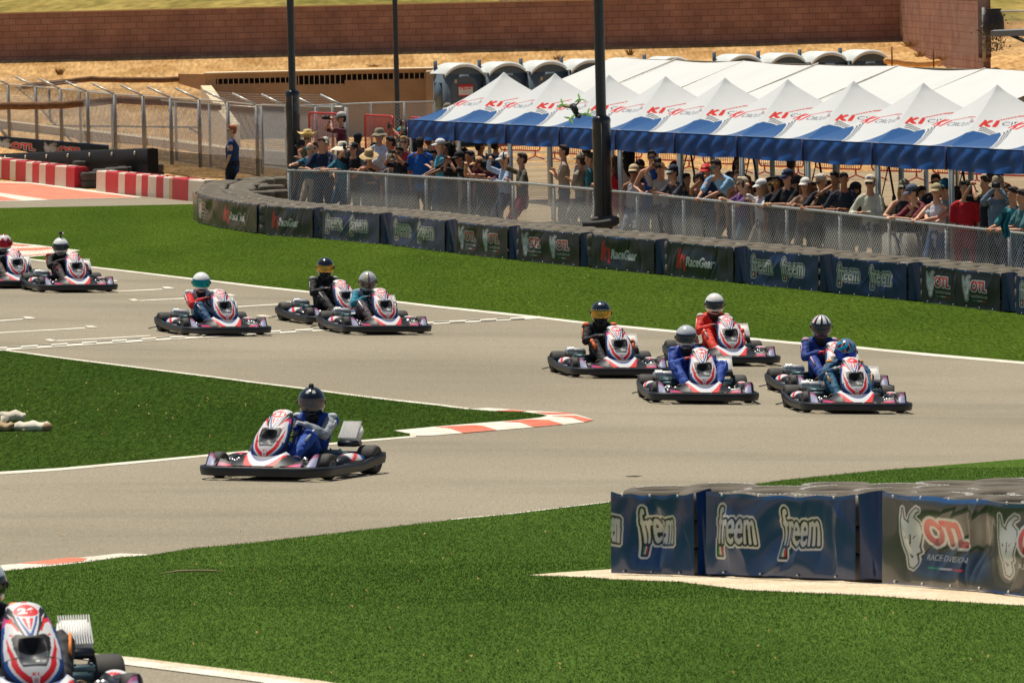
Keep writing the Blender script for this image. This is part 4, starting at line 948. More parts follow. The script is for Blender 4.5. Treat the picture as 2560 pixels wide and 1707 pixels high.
# sandbags
for k, (x, y, r_, col, l) in enumerate(((-14, 1078, (.22, .12, .065), cm(176, 150, 116, .95, var=.3), "tan sandbag cut by the left edge"), (30, 1064, (.16, .13, .07), cm(214, 204, 182, .95, var=.2), "pale crumpled sandbag on top of the others"), (72, 1077, (.24, .12, .065), cm(226, 218, 198, .95, var=.15), "long white sandbag lying on the grass"))):
    p = W(x, y + 2); o = MB(); o.ell((0, 0, 0), r_, 20, 12); o.v = [(a1 * (1 + .08 * math.sin(9 * b1 * 7 + a1 * 21)), b1, c1 + .012 * math.sin(a1 * 40) + (.015 if abs(a1) > r_[0] * .8 else 0)) for a1, b1, c1 in o.v]
    ob = o.build("sandbag", col); ob.location = p + Vector((0, .1, r_[2] * (.7 if k != 1 else 1.5))); tag(ob, l, "sandbag", "sandbags on the island")
    if k == 2:
        MB().ell((.19, 0, -.005), (.07, .10, .06), 12, 8).build("burlap_end", cm(170, 140, 104, .95, var=.3), ob); MB().tube([(-.24, 0, .0), (-.29, -.02, .05), (-.27, 0, .12)], [.05, .03, .05], 8).build("tied_neck", col, ob)
# ================================================================ KARTS
def ground_basis(p, hx, hy):
    f = Vector((hx, hy, 0)).normalized(); e = .5
    dzf = (Z(p.x + f.x * e, p.y + f.y * e) - Z(p.x - f.x * e, p.y - f.y * e)) / (2 * e); fw = Vector((f.x, f.y, dzf)).normalized()
    r = Vector((f.y, -f.x, 0)); dzr = (Z(p.x + r.x * e, p.y + r.y * e) - Z(p.x - r.x * e, p.y - r.y * e)) / (2 * e); rt = Vector((r.x, r.y, dzr)).normalized()
    up = rt.cross(fw).normalized(); rt = fw.cross(up).normalized()
    return Matrix(((rt.x, fw.x, up.x), (rt.y, fw.y, up.y), (rt.z, fw.z, up.z)))
RD, BU, LI, MA = np.array(lin(220, 40, 48)), np.array(lin(28, 74, 150)), np.array(lin(190, 190, 226)), np.array(lin(186, 62, 136))
WT = np.array((.70, .71, .72)); DK = np.array(lin(26, 29, 36))
def cowl_img(num, nx=84, ny=150):
    ext = (-1, 1, 0, 1); n = (nx, ny); im = np.zeros((ny, nx, 3)); im[:] = WT
    X, Y = np.meshgrid(-1 + 2 * (np.arange(nx) + .5) / nx, (np.arange(ny) + .5) / ny)
    sym = lambda P: poly_mask(P, ext, n) | poly_mask([(-x, y) for x, y in P], ext, n)
    # edge rim, widening at the bottom
    im[(np.abs(X) > .93) & (Y < .62)] = BU
    dd = np.sqrt((X / 1.0) ** 2 + ((Y - .34) / .34) ** 2); lowr = Y < .34
    im[lowr & (dd > .84)] = BU; im[lowr & (dd > .96)] = DK
    red = lowr & (dd > .56) & (dd < .75); im[red] = RD
    im[sym([(.58, .34), (.73, .34), (.80, .42), (.84, .58), (.70, .44)])] = RD
    # emblem at the bottom
    im[poly_mask([(-.16, .155), (.16, .155), (.13, .085), (0, .06), (-.13, .085)], ext, n)] = WT
    for k in (-.07, 0, .07): im[poly_mask([(k - .014, .145), (k + .014, .145), (k * .7 + .01, .085), (k * .7 - .01, .085)], ext, n)] = RD * .9
    im[text_mask("K1", (-.13, .13, .165, .195), ext, n, .05)] = RD
    # side sweeps
    im[sym([(.42, .60), (.62, .70), (.86, .74), (.90, .80), (.66, .78), (.36, .63)])] = RD
    im[sym([(.06, .50), (.16, .51), (.62, .74), (.86, .84), (1, .98), (1, .80), (.66, .76), (.5, .71)])] = DK
    im[sym([(.18, .55), (.34, .60), (.62, .78), (.92, .86), (.90, .93), (.62, .86)])] = DK
    im[sym([(.88, .70), (1, .70), (1, .82), (.84, .78)])] = MA; im[sym([(.90, .58), (1, .50), (1, .70), (.88, .70)])] = BU
    # V
    im[poly_mask([(-.06, .54), (.06, .54), (.56, .84), (-.56, .84)], ext, n)] = BU
    im[poly_mask([(-.03, .58), (.03, .58), (.46, .835), (-.46, .835)], ext, n)] = WT
    for s_ in (-1, 1): im[poly_mask([(s_ * .03, .63), (s_ * .06, .63), (s_ * .24, .755), (s_ * .09, .755)], ext, n)] = RD
    ov = (X / .58) ** 2 + ((Y - .845) / .075) ** 2 < 1; im[dil(ov, 1.5)] = WT; im[ov] = RD
    w_ = .17 * len(num) + .06
    T_ = text_mask(num, (-w_, w_, .805, .885), ext, n, .06, 0); im[T_] = (.8, .8, .8)
    im[Y > .935] = WT; im[poly_mask([(-.2, .95), (.2, .95), (.2, .965), (-.2, .965)], ext, n)] = RD
    op = poly_mask([(-.64, .545), (-.50, .575), (-.14, .545), (.14, .545), (.50, .575), (.64, .545), (.58, .43), (.44, .30), (.36, .255), (-.36, .255), (-.44, .30), (-.58, .43)], ext, n)
    im[dil(op, 1.6)] = lin(70, 72, 76); g = op & (Y < .40); im[op] = (.004, .004, .005); im[g] = lin(78, 82, 88)
    im[g & (np.abs(X - .12) < .06) & (np.abs(Y - .32) < .012)] = (.6, .6, .6)
    im[(np.abs(Y - .335 - .01 * np.abs(X)) < .005)] = (.03, .03, .03)
    im[sym([(.60, .56), (.74, .58), (.72, .60), (.60, .58)])] = RD * .8 + .1; return im
def cowl_w(v):
    if v < .30: return .174 * sqrt(max(0, 1 - ((.30 - v) / .30) ** 2)) + .0
    if v > .90: return float(np.interp(.90, [.30, .45, .7, .90], [.174, .174, .150, .112])) * sqrt(max(0, 1 - ((v - .90) / .10) ** 2))
    return float(np.interp(v, [.30, .45, .7, .90], [.174, .174, .150, .112]))
def cowl_pt(u, v):
    w_ = cowl_w(v); yc_ = .79 - .43 * v - .10 * v * v; zc = .168 + .548 * v - .03 * v * v
    b = sqrt(max(0, 1 - (u * u) * .92)); e = .085 * (w_ / .17)
    nrm = Vector((0, .74, .66)); p = Vector((u * w_, yc_, zc)) + nrm * (e * b - .05) + Vector((0, .02 * math.sin(pi * v), .012 * math.sin(pi * v)))
    if .27 < v < .53 and abs(u) < .46:
        k = math.sin(pi * (v - .27) / .26) * cos(u / .46 * pi / 2); p -= nrm * .05 * k
    return p
def rounded_outline(hw, yf, yr, rf, rr, n=9):
    P = []
    for cx_, cy_, a0, r_ in ((hw - rf, yf - rf, 0, rf), (-hw + rf, yf - rf, pi / 2, rf), (-hw + rr, yr + rr, pi, rr), (hw - rr, yr + rr, 1.5 * pi, rr)):
        for k in range(n): a_ = a0 + k * (pi / 2) / (n - 1); P.append((cx_ + r_ * cos(a_), cy_ + r_ * sin(a_)))
    # subdivide long straights
    Q = []
    for i, p in enumerate(P):
        q = P[(i + 1) % len(P)]; L2 = math.hypot(q[0] - p[0], q[1] - p[1]); m_ = max(1, int(L2 / .08))
        for k in range(m_): Q.append((p[0] + (q[0] - p[0]) * k / m_, p[1] + (q[1] - p[1]) * k / m_))
    return Q
M_KB = mat("bumper_plastic", (.013, .014, .016), .42, var=.35, vs=5, bump=.15, bs=7); M_KP = mat("kart_paint", vc=True, rough=.48, spec=.3)
M_KD = mat("kart_dark_plastic", (.014, .016, .022), .32, coat=.2); M_RUB = mat("slick_rubber", (.050, .046, .042), .75, var=.25, vs=9); M_SIL = mat("cast_aluminium", (.62, .62, .60), .35, metal=.75, var=.15, vs=30)
M_TEAL = mat("grey_teal_metal", lin(92, 118, 124), .4, metal=.3, var=.1, vs=20); M_RIBW = mat("white_shroud", (.90, .89, .86), .6); M_HOSE = mat("yellowed_hose", lin(150, 122, 76), .5)
def lathe_x(prof, seg=28): return MB().lathe(prof, seg, M=Matrix.Rotation(pi / 2, 3, 'Y'), closed=True)
def kart(ref, yaw, num, label, seed=0):
    p = W(*ref); a_ = R(yaw); h = (sin(a_), -cos(a_)); B = ground_basis(p, *h); loc = p - B @ Vector((0, .52, 0)); loc.z += .006
    t = thing("racing_kart", loc, 0, label, "go kart", "racing karts on the track"); t.rotation_euler = B.to_euler()
    rs = random.Random(seed)
    Q = rounded_outline(.69, .96, -.84, .28, .16); sec = [(0, 0), (.004, .6), (0, 1), (-.022, 1.05), (-.03, .98), (-.03, 0)]
    mb = MB(); P = []
    for x, y in Q:
        k = min(1, max(0, (-y - .1) / .55)); zb, zt = .045 + .055 * k, .132 + .070 * k; r_ = Vector((x, y * .75)).normalized()
        P.append([Vector((x + r_.x * (s_ - .01 * (1 - q) * (1 if q < .5 else 0)), y + r_.y * s_, zb + (zt - zb) * q)) for s_, q in sec])
    P.append(P[0]); P = [r + [r[0]] for r in P]; mb.grid(P, flip=True); mb.build("bumper", M_KB, t)
    ch = MB().bbox((0, .12, .05), (.62, 1.25, .02), .005).build("floor_tray", M_KD, t)
    fr = MB()
    for sx in (-1, 1):
        fr.tube([(sx * .3, -.85, .09), (sx * .3, .3, .09), (sx * .26, .78, .09)], .017, 6); fr.tube([(sx * .3, .3, .09), (sx * .66, .25, .13), (sx * .66, -.25, .13), (sx * .3, -.3, .09)], .014, 6); fr.tube([(sx * .26, .5, .1), (sx * .5, .52, .13)], .014, 6)
    fr.tube([(-.6, -.53, .14), (.6, -.53, .14)], .022, 8); fr.tube([(-.3, .78, .09), (.3, .78, .09)], .015, 6); fr.build("frame", mat("frame_paint", (.03, .035, .045), .35), t)
    im = cowl_img(num); ny, nx = im.shape[:2]
    G = [[cowl_pt(-(-1 + 2 * i / (nx - 1)), j / (ny - 1)) for i in range(nx)] for j in range(ny)]
    cw = MB().grid(G, flip=False).build("front_panel", M_KP, t, cols=im.reshape(-1, 3)); cw.data.flip_normals() if False else None
    bk = MB(); g2 = [[cowl_pt(-1 + 2 * i / 11, j / 19 * .98 + .01) - Vector((0, .74, .66)) * .055 - Vector((0, 0, 0)) for i in range(12)] for j in range(20)]; bk.grid(g2); bk.build("panel_back", M_KD, t)
    # fairing
    nx, ny = 90, 44; G = []; im = np.zeros((ny, nx, 3)); im[:] = DK
    for j in range(ny):
        v = j / (ny - 1); row = []
        for i in range(nx):
            x = .44 - .88 * i / (nx - 1); ax = abs(x); hgt = .13 * v * max(0, 1 - max(0, (ax - .19) / .20)) ** 1.2
            row.append(Vector((x, .90 - .24 * v - .05 * (ax / .44) ** 2, .145 + hgt + .01 * math.sin(pi * v))))
            w_ = (v * 1.0) + .42 - (ax / .215) ** 2 * .92 * (1 if ax < .225 - .03 * (1 - v) else 99)
            if w_ > .78: c = np.array(lin(96, 96, 98))
            elif w_ > .68: c = BU
            elif w_ > .36: c = WT
            elif w_ > -.55 and ax < .245 - .085 * (1 - v): c = RD if (ax > .07 or v > .16) else WT
            else: c = DK
            if w_ < -50: c = DK
            im[j, i] = c
        G.append(row)
    MB().grid(G).build("nose_fairing", M_KP, t, cols=im.reshape(-1, 3))
    for sx in (-1, 1):
        nx, ny = 16, 10; G = []; im = np.zeros((ny, nx, 3))
        for j in range(ny):
            v = j / (ny - 1); row = []
            for i in range(nx):
                u = i / (nx - 1); x = .47 + .13 * u; z = .14 + v * (.04 + .085 * math.sin(min(1, u * 1.25) * pi * .55) ** 1.5)
                row.append(Vector((sx * x, .88 - .10 * v - .06 * u * u, z))); c = LI * (1 - .25 * v) + WT * .25 * v; c = c * .92 if v < .84 - .2 * u else (MA * .8 + .1 if v < .95 else DK)
                im[j, i] = c if u > .25 else WT * .9
                if u > .86 or u < .22: im[j, i] = DK
            G.append(row if sx > 0 else row)
        MB().grid(G, flip=sx < 0).build("wheel_fairing", M_KP, t, cols=im.reshape(-1, 3))
        G = []; im = np.zeros((6, 16, 3))
        for j in range(6):
            row = []
            for i in range(16): u = i / 15; v = j / 5; x = .28 + .16 * u; row.append(Vector((sx * x, .89 - .08 * v, .14 + v * (.015 + .055 * u)))); im[j, i] = RD * (1 - u) + MA * u if v < .6 else DK
            G.append(row)
        MB().grid(G, flip=sx < 0).build("fairing_strip", M_KP, t, cols=im.reshape(-1, 3))
        # side pod
        ps = MB().ell((0, 0, 0), (.10, .36, .085), 16, 14); o = ps.build("side_pod", M_KD, t); o.location = (sx * .575, -.02, .14)
        G = []; im = np.zeros((14, 12, 3))
        for j in range(14):
            row = []
            for i in range(12):
                th = .25 + 1.9 * i / 11; yy = -.26 + .50 * j / 13; k = sqrt(max(0, 1 - (yy / .36) ** 2)); row.append(Vector((sx * .103 * k * cos(th), yy, .088 * k * sin(th))))
                im[j, i] = WT if 3 < j < 11 else (BU if j <= 3 else DK)
                if (i + j) % 9 < 3 and 3 < j < 11: im[j, i] = RD
            G.append(row)
        MB().grid(G, flip=sx > 0).build("sticker", M_KP, o, cols=im.reshape(-1, 3))
        for nm, yy, r_, wd, rr in (("front", .52, .128, .125, .062), ("rear", -.53, .142, .20, .066)):
            tm = lathe_x([(rr, -wd / 2 + .012), (r_ * .8, -wd / 2), (r_ * .94, -wd / 2 + .012), (r_, -wd / 2 + .035), (r_ * 1.003, 0), (r_, wd / 2 - .035), (r_ * .94, wd / 2 - .012), (r_ * .8, wd / 2), (rr, wd / 2 - .012)])
            wh = tm.build("wheel", M_RUB, t); wh.location = (sx * (.575 if nm == "front" else .585), yy, r_); wh.rotation_euler = (rs.uniform(0, 3), 0, R(-2) if nm == "front" else 0)
            rm = lathe_x([(.0, -wd * .18), (rr * .5, -wd * .22), (rr, -wd * .40), (rr * 1.02, -wd * .46), (rr * 1.02, wd * .46), (rr, wd * .40), (rr * .5, wd * .2), (0, wd * .2)], 20).build("rim", M_SIL, wh)
        sp = MB()
        for k in range(9): sp.ell((sx * (.40 + rs.uniform(-.07, .07)), .50 + rs.uniform(-.06, .08), .14 + rs.uniform(-.03, .05)), (rs.uniform(.014, .03),) * 3, 8, 6)
        sp.bbox((sx * .41, .5, .14), (.13, .05, .05), .008); sp.tube([(sx * .30, .5, .16), (sx * .5, .56, .14)], .012, 6); sp.build("steering_knuckle", M_SIL, t)
        MB().tube([(sx * .27 + .052 * cos(q), .58 + .01 * sin(q), .175 + .052 * sin(q)) for q in np.linspace(-.6, 3.7, 16)], .005, 5).build("brake_hose", M_HOSE, t)
        MB().bbox((sx * .33, -.22, .19), (.24, .26, .07), .015).build("battery_box", M_TEAL, t)
        tb = MB().tube([(sx * .22, -.12, .235), (sx * .46, -.12, .235)], .022, 8)
        for q in (.24, .34, .44): tb.ell((sx * q, -.12, .26), (.012, .012, .012), 6, 4)
        tb.build("cross_tube", M_TEAL, t)
    # engine on the driver's right with ribbed silencer
    en = MB().tube([(.28, -.44, .27), (.46, -.44, .27)], .062, 18, cap='round').build("silencer", M_SIL, t)
    rb_ = MB()
    for k in range(6): rb_.lathe([(.02, -.005), (.072, -.005), (.072, .005), (.02, .005)], 18, M=Matrix.Rotation(pi / 2, 3, 'Y'), c=(.40 + k * .016, -.44, .275), closed=True)
    rb_.build("ribs", M_SIL, en); MB().bbox((.34, -.60, .20), (.2, .2, .18), .03).build("engine", M_KD, t)
    # white ribbed shroud on the driver's left
    Mt = Matrix.Rotation(R(44), 3, 'X'); sh = MB().bbox((-.40, -.52, .385), (.195, .12, .21), .02, M=Mt).build("shroud", M_RIBW, t)
    rb_ = MB()
    for k in range(13): rb_.bbox((-.40 + (k - 6) * .0152, -.478, .434), (.006, .02, .225), .002, M=Mt)
    rb_.build("ribs", M_RIBW, sh, False); MB().bbox((-.40, -.47, .30), (.20, .18, .06), .01).build("shroud_base", M_KD, t)
    # seat, wheel, column
    G = []
    for j in range(16):
        v = j / 15; row = []
        for i in range(15):
            u = -1 + 2 * i / 14; y = float(np.interp(v, [0, .4, .6, 1], [.0, -.30, -.40, -.56])); z = float(np.interp(v, [0, .4, .6, 1], [.10, .08, .14, .47])); row.append(Vector((u * (.17 + .02 * v), y + .07 * u * u * (v > .5), z + .13 * abs(u) ** 3 * (1 - .6 * v))))
        G.append(row)
    MB().grid(G).build("seat", mat("seat_shell", (.05, .05, .05), .5), t)
    sw = MB().tube([Vector((.128 * cos(q), .12 + .05 * sin(q), .50 + .11 * sin(q))) for q in np.linspace(0, 2 * pi, 25)[:-1]], .012, 8, closed=True).build("steering_wheel", M_KD, t)
    MB().tube([(0, .12, .50), (0, .5, .16)], .014, 8).build("steering_column", M_SIL, t)
    for q in (0, 2.1, 4.2): MB().tube([(0, .13, .49), (.12 * cos(q), .12 + .05 * sin(q), .50 + .105 * sin(q))], .008, 5).build("spoke", M_SIL, sw)
    MB().tube([(.58, -.82, .06), (.72, -.9, .02)], .008, 5).build("rear_skid", M_KD, t)
    return t, B

# ================================================================ PEOPLE
def two_bone(S, T, a_, b2, pole):
    S, T, pole = Vector(S), Vector(T), Vector(pole); d = T - S; L2 = min(d.length, (a_ + b2) * .995); d.normalize(); T2 = S + d * L2
    x = (a_ * a_ - b2 * b2 + L2 * L2) / (2 * L2); h = sqrt(max(0, a_ * a_ - x * x)); n_ = pole - d * pole.dot(d); n_.normalize(); return S + d * x + n_ * h, T2
def rem(o, vox, sm=2):
    m = o.modifiers.new("remesh", 'REMESH'); m.mode = 'VOXEL'; m.voxel_size = vox; m.use_smooth_shade = True
    if sm: s_ = o.modifiers.new("smooth", 'SMOOTH'); s_.factor = .6; s_.iterations = sm
    return o
def folds(o, st=.016, size=.07):
    tx = bpy.data.textures.get("folds_%g" % size) or bpy.data.textures.new("folds_%g" % size, 'CLOUDS'); tx.noise_scale = size; tx.noise_depth = 2
    m = o.modifiers.new("folds", 'DISPLACE'); m.texture = tx; m.strength = st; m.mid_level = .5; m.texture_coords = 'GLOBAL'; return o
def skin(k): c = [(222, 170, 138), (204, 148, 114), (176, 118, 84), (130, 84, 58), (232, 184, 158)][k]; return mat("skin_%d" % k, lin(*c), .55, var=.08, vs=8)
def hand(mb, wr, tip, side, curl=.5, s_=1.0, up=Vector((0, 0, 1))):
    """palm, four fingers and a thumb; wr wrist, tip direction target"""
    d = (Vector(tip) - Vector(wr)).normalized(); sd_ = d.cross(up); sd_ = sd_.normalized() if sd_.length > .1 else Vector((1, 0, 0)); nn_ = sd_.cross(d).normalized(); wr = Vector(wr); pl = .085 * s_
    mb.tube([wr, wr + d * pl * .5, wr + d * pl], [.022 * s_, .030 * s_, .030 * s_], 8, flat=(.55, 1.25, nn_), cap='round')
    for k in range(4):
        o_ = (k - 1.5) * .019 * s_; L_ = (.062, .072, .068, .054)[k] * s_; b0 = wr + d * pl + sd_ * o_; a1 = curl * .9; d1 = (d * cos(a1) - nn_ * sin(a1)); d2 = (d * cos(a1 * 2.1) - nn_ * sin(a1 * 2.1))
        mb.tube([b0 - d * .02, b0 + d1 * L_ * .5, b0 + d1 * L_ * .5 + d2 * L_ * .5], [.0095 * s_, .009 * s_, .0078 * s_], 6, cap='round')
    t0 = wr + d * pl * .35 + sd_ * side * .028 * s_; t1 = t0 + (d * .6 + sd_ * side * .8 - nn_ * .3).normalized() * .035 * s_; mb.tube([t0, t1, t1 + (d - nn_ * .5).normalized() * .03 * s_], [.0115 * s_, .0105 * s_, .009 * s_], 6, cap='round')
def head_blob(mb, c, Mh, s_=1.0):
    E = lambda o_, r_: mb.ell(Vector(c) + Mh @ (Vector(o_) * s_), [q * s_ for q in r_], 14, 10, M=Mh)
    E((0, -.008, .035), (.073, .094, .088)); E((0, .012, -.03), (.060, .072, .072)); E((0, .052, -.082), (.030, .030, .026))
    E((0, .094, -.018), (.013, .020, .018)); E((0, .088, .008), (.010, .012, .026)); E((0, .082, -.050), (.024, .012, .010))
    E((0, .076, .032), (.050, .018, .012)); E((.030, .074, -.015), (.018, .016, .016)); E((-.030, .074, -.015), (.018, .016, .016))
    for sx in (-1, 1): E((sx * .075, -.008, -.004), (.010, .020, .030))
def helmet(parent, loc, rz, shell, paintf, visor, cam_=None, tilt_=0, s_=1.0):
    nx, ny = 72, 48; G = []; im = np.zeros((ny, nx, 3))
    def rad(az, el):     # az 0 = forward (+y)
        f = cos(az); r_ = Vector((.126, .150, .138)); x = cos(el) * sin(az) * r_.x; y = cos(el) * cos(az) * r_.y; z = sin(el) * r_.z
        if f > 0 and el < 0: y += .028 * f * min(1, -el * 2); x *= 1 - .10 * f * min(1, -el)
        if el < -.7: z = max(z, -.128)
        return Vector((x, y, z))
    for j in range(ny):
        el = -1.35 + 2.92 * j / (ny - 1); row = []
        for i in range(nx): az = -pi + 2 * pi * i / (nx - 1); row.append(rad(az, el)); im[j, i] = paintf(az, el)
        G.append(row)
    h = MB().grid(G, flip=True).build("helmet", mat("helmet_paint", vc=True, rough=.16, coat=.6), parent, cols=im.reshape(-1, 3)); h.location = loc; h.rotation_euler = (R(tilt_), 0, rz); h.scale = (s_,) * 3
    G = []
    for j in range(10):
        row = []
        for i in range(25):
            u = -1 + 2 * i / 24; az = u * 1.22; el = -.36 + .70 * j / 9 + .05 * u * u; p = rad(az, el); row.append(p + p.normalized() * .006)
        G.append(row)
    MB().grid(G, flip=True).build("visor", visor, h); MB().grid([[q + q.normalized() * (-.002 if j in (0, 9) else 0) for q in G[j]] for j in (0, 1)], flip=True).build("visor_trim", M_KD, h)
    for sx in (-1, 1): MB().ell((sx * .129, .03, -.0), (.008, .022, .022), 10, 6).build("pivot", M_KD, h)
    MB().tube([(-.05, .158, -.085), (0, .170, -.088), (.05, .158, -.085)], .010, 6).build("chin_vent", M_KD, h)
    if cam_ == 'box': MB().bbox((0, .02, .150), (.045, .035, .035), .006).build("camera", M_BLK, h); MB().bbox((0, .03, .128), (.03, .06, .02), .004).build("camera_mount", M_BLK, h)
    if cam_ == 'ball': MB().ell((0, .0, .205), (.030, .03, .032), 12, 8).build("camera", M_BLK, h); MB().tube([(0, 0, .12), (0, 0, .18)], .012, 8).build("camera_mount", M_BLK, h); MB().tube([(-.03, 0, .205), (-.045, .01, .21)], .012, 8).build("camera_light", M_RIBW, h)
    return h
def driver(kt, B, label, cols, hp, headrot=0, lean=0, sc=1.0, hd=(0, 0), knees=.24, kz=.40, accent=None, cam_=None, tilt_=-6, skinc=0, group="kart drivers"):
    t = thing("person", kt.location, 0, label, "person", group); t.rotation_euler = kt.rotation_euler; s_ = sc
    num49 = 'orange shoulders' in label
    V3 = Vector; hip = V3((lean * .2, -.34, .17)); ch_ = V3((lean * .75, -.30, .44 * s_)); nk = V3((lean, -.24, .575 * s_)); hc = V3((lean + hd[0], -.19 + hd[1], .745 * s_))
    arms = []; legs = []
    for sx in (-1, 1):
        sh = V3((lean + sx * .175, -.26, .545 * s_)); hn = V3((sx * .125, .09, .52)); el, hn2 = two_bone(sh, hn, .27, .25, (sx * 1.0, -.2, -.8)); arms.append((sx, sh, el, hn2))
        hj = V3((sx * .09, -.28, .16)); ft_ = V3((sx * .16, .60, .12)); kn = V3((sx * knees, .16, kz)); legs.append((sx, hj, kn, ft_))
    body = MB(); Mh = Matrix.Rotation(R(180) + headrot, 3, 'Z') if False else Matrix.Identity(3)
    head_blob(body, hc - V3((0, .0, .02)), Matrix.Rotation(headrot, 3, 'Z'), .95); body.tube([nk - V3((0, 0, .06)), hc - V3((0, 0, .08))], [.055, .05], 10)
    body.tube([hip, ch_, nk - V3((0, 0, .03))], [.10, .13, .07], 12, cap='round')
    for sx, sh, el, hn in arms: body.tube([sh, el, hn], [.045, .036, .026], 8, cap='round')
    for sx, hj, kn, ft_ in legs: body.tube([hj, kn, ft_], [.075, .05, .035], 8, cap='round')
    rem(body.build("body", skin(skinc), t), .02, 1)
    bl = MB(); bl.tube([nk - V3((0, 0, .05)), hc - V3((0, 0, .05))], [.088, .075], 12); bl.build("balaclava", accent[2] if accent and len(accent) > 2 else M_BLK, t)
    jt = MB(); jt.tube([hip, hip.lerp(ch_, .5), ch_, nk - V3((0, 0, .035)), nk + V3((0, .0, .015))], [.150, .152, .165, .11, .07], 14, flat=(1.12, .82, (1, 0, 0)), cap='round')
    for sx, sh, el, hn in arms: jt.tube([sh.lerp(nk, .5), sh], [.08, .075], 10, cap='round')
    folds(rem(jt.build("jacket", cols[0], t), .016, 2), .03)
    for k, (sx, sh, el, hn) in enumerate(arms):
        sl2 = MB(); m1 = sh.lerp(el, .5) + V3((0, 0, .005)); m2 = el.lerp(hn, .45)
        sl2.tube([sh + V3((-sx * .02, 0, .01)), sh.lerp(el, .25), m1, el, m2, el.lerp(hn, .86)], [.072, .070, .062, .058, .053, .040], 10, cap='round')
        for q in range(5): c = sh.lerp(el, .15 + q * .17); sl2.ell(c + V3((sx * .03, random.uniform(-.03, .03), random.uniform(-.03, .03))), (.035, .02, .045), 8, 6)
        folds(rem(sl2.build("sleeve", cols[1] if sx > 0 else cols[2], t), .013, 2), .026, .055)
        gl = MB(); hand(gl, el.lerp(hn, .86), hn + (hn - el) * .2 + V3((0, .05, 0)), -sx, .85, 1.12, V3((0, 0, 1))); gl.tube([el.lerp(hn, .78), el.lerp(hn, .95)], [.040, .032], 8); rem(gl.build("glove", accent[1] if accent else M_BLK, t), .007, 1)
        MB().tube([sh.lerp(el, .1) + V3((sx * .062, .02, .02)), sh.lerp(el, .5) + V3((sx * .058, .02, .015)), el + V3((sx * .05, .0, .01))], .012, 6, flat=(1, .5, (0, 0, 1))).build("sleeve_stripe", accent[0] if accent else M_RIBW, t)
        if accent: a2 = MB(); a2.ell(sh + V3((sx * .01, .01, .052)), (.052, .05, .032), 12, 8); a2.build("shoulder_patch", accent[0], t)
    tr = MB(); tr.tube([hip - V3((0, .03, 0)), hip + V3((0, .06, .01))], [.16, .15], 12, cap='round')
    for sx, hj, kn, ft_ in legs:
        tr.tube([hj, hj.lerp(kn, .5), kn, kn.lerp(ft_, .4), kn.lerp(ft_, .92)], [.100, .088, .076, .066, .05], 10, cap='round')
        for q in range(4): tr.ell(kn + V3((random.uniform(-.03, .03), random.uniform(-.06, .06), random.uniform(-.02, .04))), (.05, .03, .05), 8, 6)
    folds(rem(tr.build("trousers", cols[3], t), .016, 2), .03)
    for sx, hj, kn, ft_ in legs: MB().tube([hj.lerp(kn, .5) + V3((sx * .055, 0, .06)), kn + V3((sx * .04, .0, .06)), kn.lerp(ft_, .3) + V3((sx * .04, .03, .045))], .026 if num49 else .012, 6).build("trouser_stripe", accent[0] if accent else M_RIBW, t)
    MB().bbox((lean * .9 + .07, -.30 + .135, .47 * s_), (.07, .02, .03), .004).build("chest_patch", M_RIBW, t)
    for sx, hj, kn, ft_ in legs: MB().tube([ft_ + V3((0, -.06, -.03)), ft_ + V3((0, .03, .0)), ft_ + V3((0, .08, .06))], [.042, .045, .035], 10, cap='round').build("shoe", M_BLK, t)
    helmet(t, hc, headrot, None, hp[0], hp[1], cam_, tilt_, 1.09); return t
def solid(*c): c = np.array(lin(*c)); return lambda az, el: c
V_BLK = mat("visor_smoke", (.006, .008, .012), .08, coat=.8); V_TEAL = mat("visor_teal", (.01, .30, .30), .10, metal=.85); V_GOLD = mat("visor_gold", (.62, .34, .06), .12, metal=.9)
V_BLUE = mat("visor_blue", (.015, .06, .55), .10, metal=.8); V_RED = mat("visor_red", (.55, .02, .03), .12, metal=.6); V_CLR = mat("visor_clear_smoke", (.10, .07, .06), .10, coat=.8)
def h_grey(az, el):
    if el > .3 and abs(az - .35) < .07: return np.array(lin(226, 190, 60))
    if el > .3 and abs(az + .10) < .06: return np.array(lin(60, 96, 150))
    if el > .3 and abs(az + .22) < .03: return np.array(lin(190, 60, 60))
    return np.array(lin(188, 192, 190))
def h_flame(az, el): return np.array(lin(205, 40, 50)) if (.25 < el < .55 + .25 * math.sin(az * 7)) or (el > 1.15) else np.array(lin(232, 230, 226))
def h_36(az, el):
    if el > .35: return np.array(lin(24, 30, 48)) if math.sin(az * 9 + 1.2) > .45 else (np.array(lin(220, 30, 44)) if (az > .45 and math.sin(az * 9) > .3) else np.array(lin(236, 236, 232)))
    if el < -.5 and abs(az) < .9: return np.array(lin(150, 154, 160)) if int((az + 3) * 6) % 3 else np.array(lin(214, 46, 60))
    return np.array(lin(30, 36, 50))
def h_6(az, el):
    if .28 < el < .42: return np.array(lin(130, 138, 146))
    if el >= .42: return np.array(lin(20, 150, 190)) if math.sin(az * 5 + el * 8) > -.1 else (np.array(lin(224, 110, 90)) if math.sin(az * 11) > .6 else np.array(lin(22, 30, 48)))
    return np.array(lin(28, 46, 70))
def h_blk(az, el): return np.array(lin(196, 200, 200)) if (.72 < el < .95 and .22 < abs(az) < .55) else np.array(lin(16, 24, 34))  # pale marks upper left and right are highlights painted on the black shell
def h_49(az, el): return np.array(lin(205, 208, 206)) if (.36 < el < .43 and abs(az) < .62 and math.sin(az * 46) > -.35) else (np.array(lin(96, 100, 106)) if (.85 < el < 1.15 and abs(az) < .5) else np.array(lin(16, 26, 40)))
S_ = lambda r, g, b: cm(r, g, b, .75, var=.16, vs=14, bump=.25, bs=18)
BK = S_(26, 27, 32)
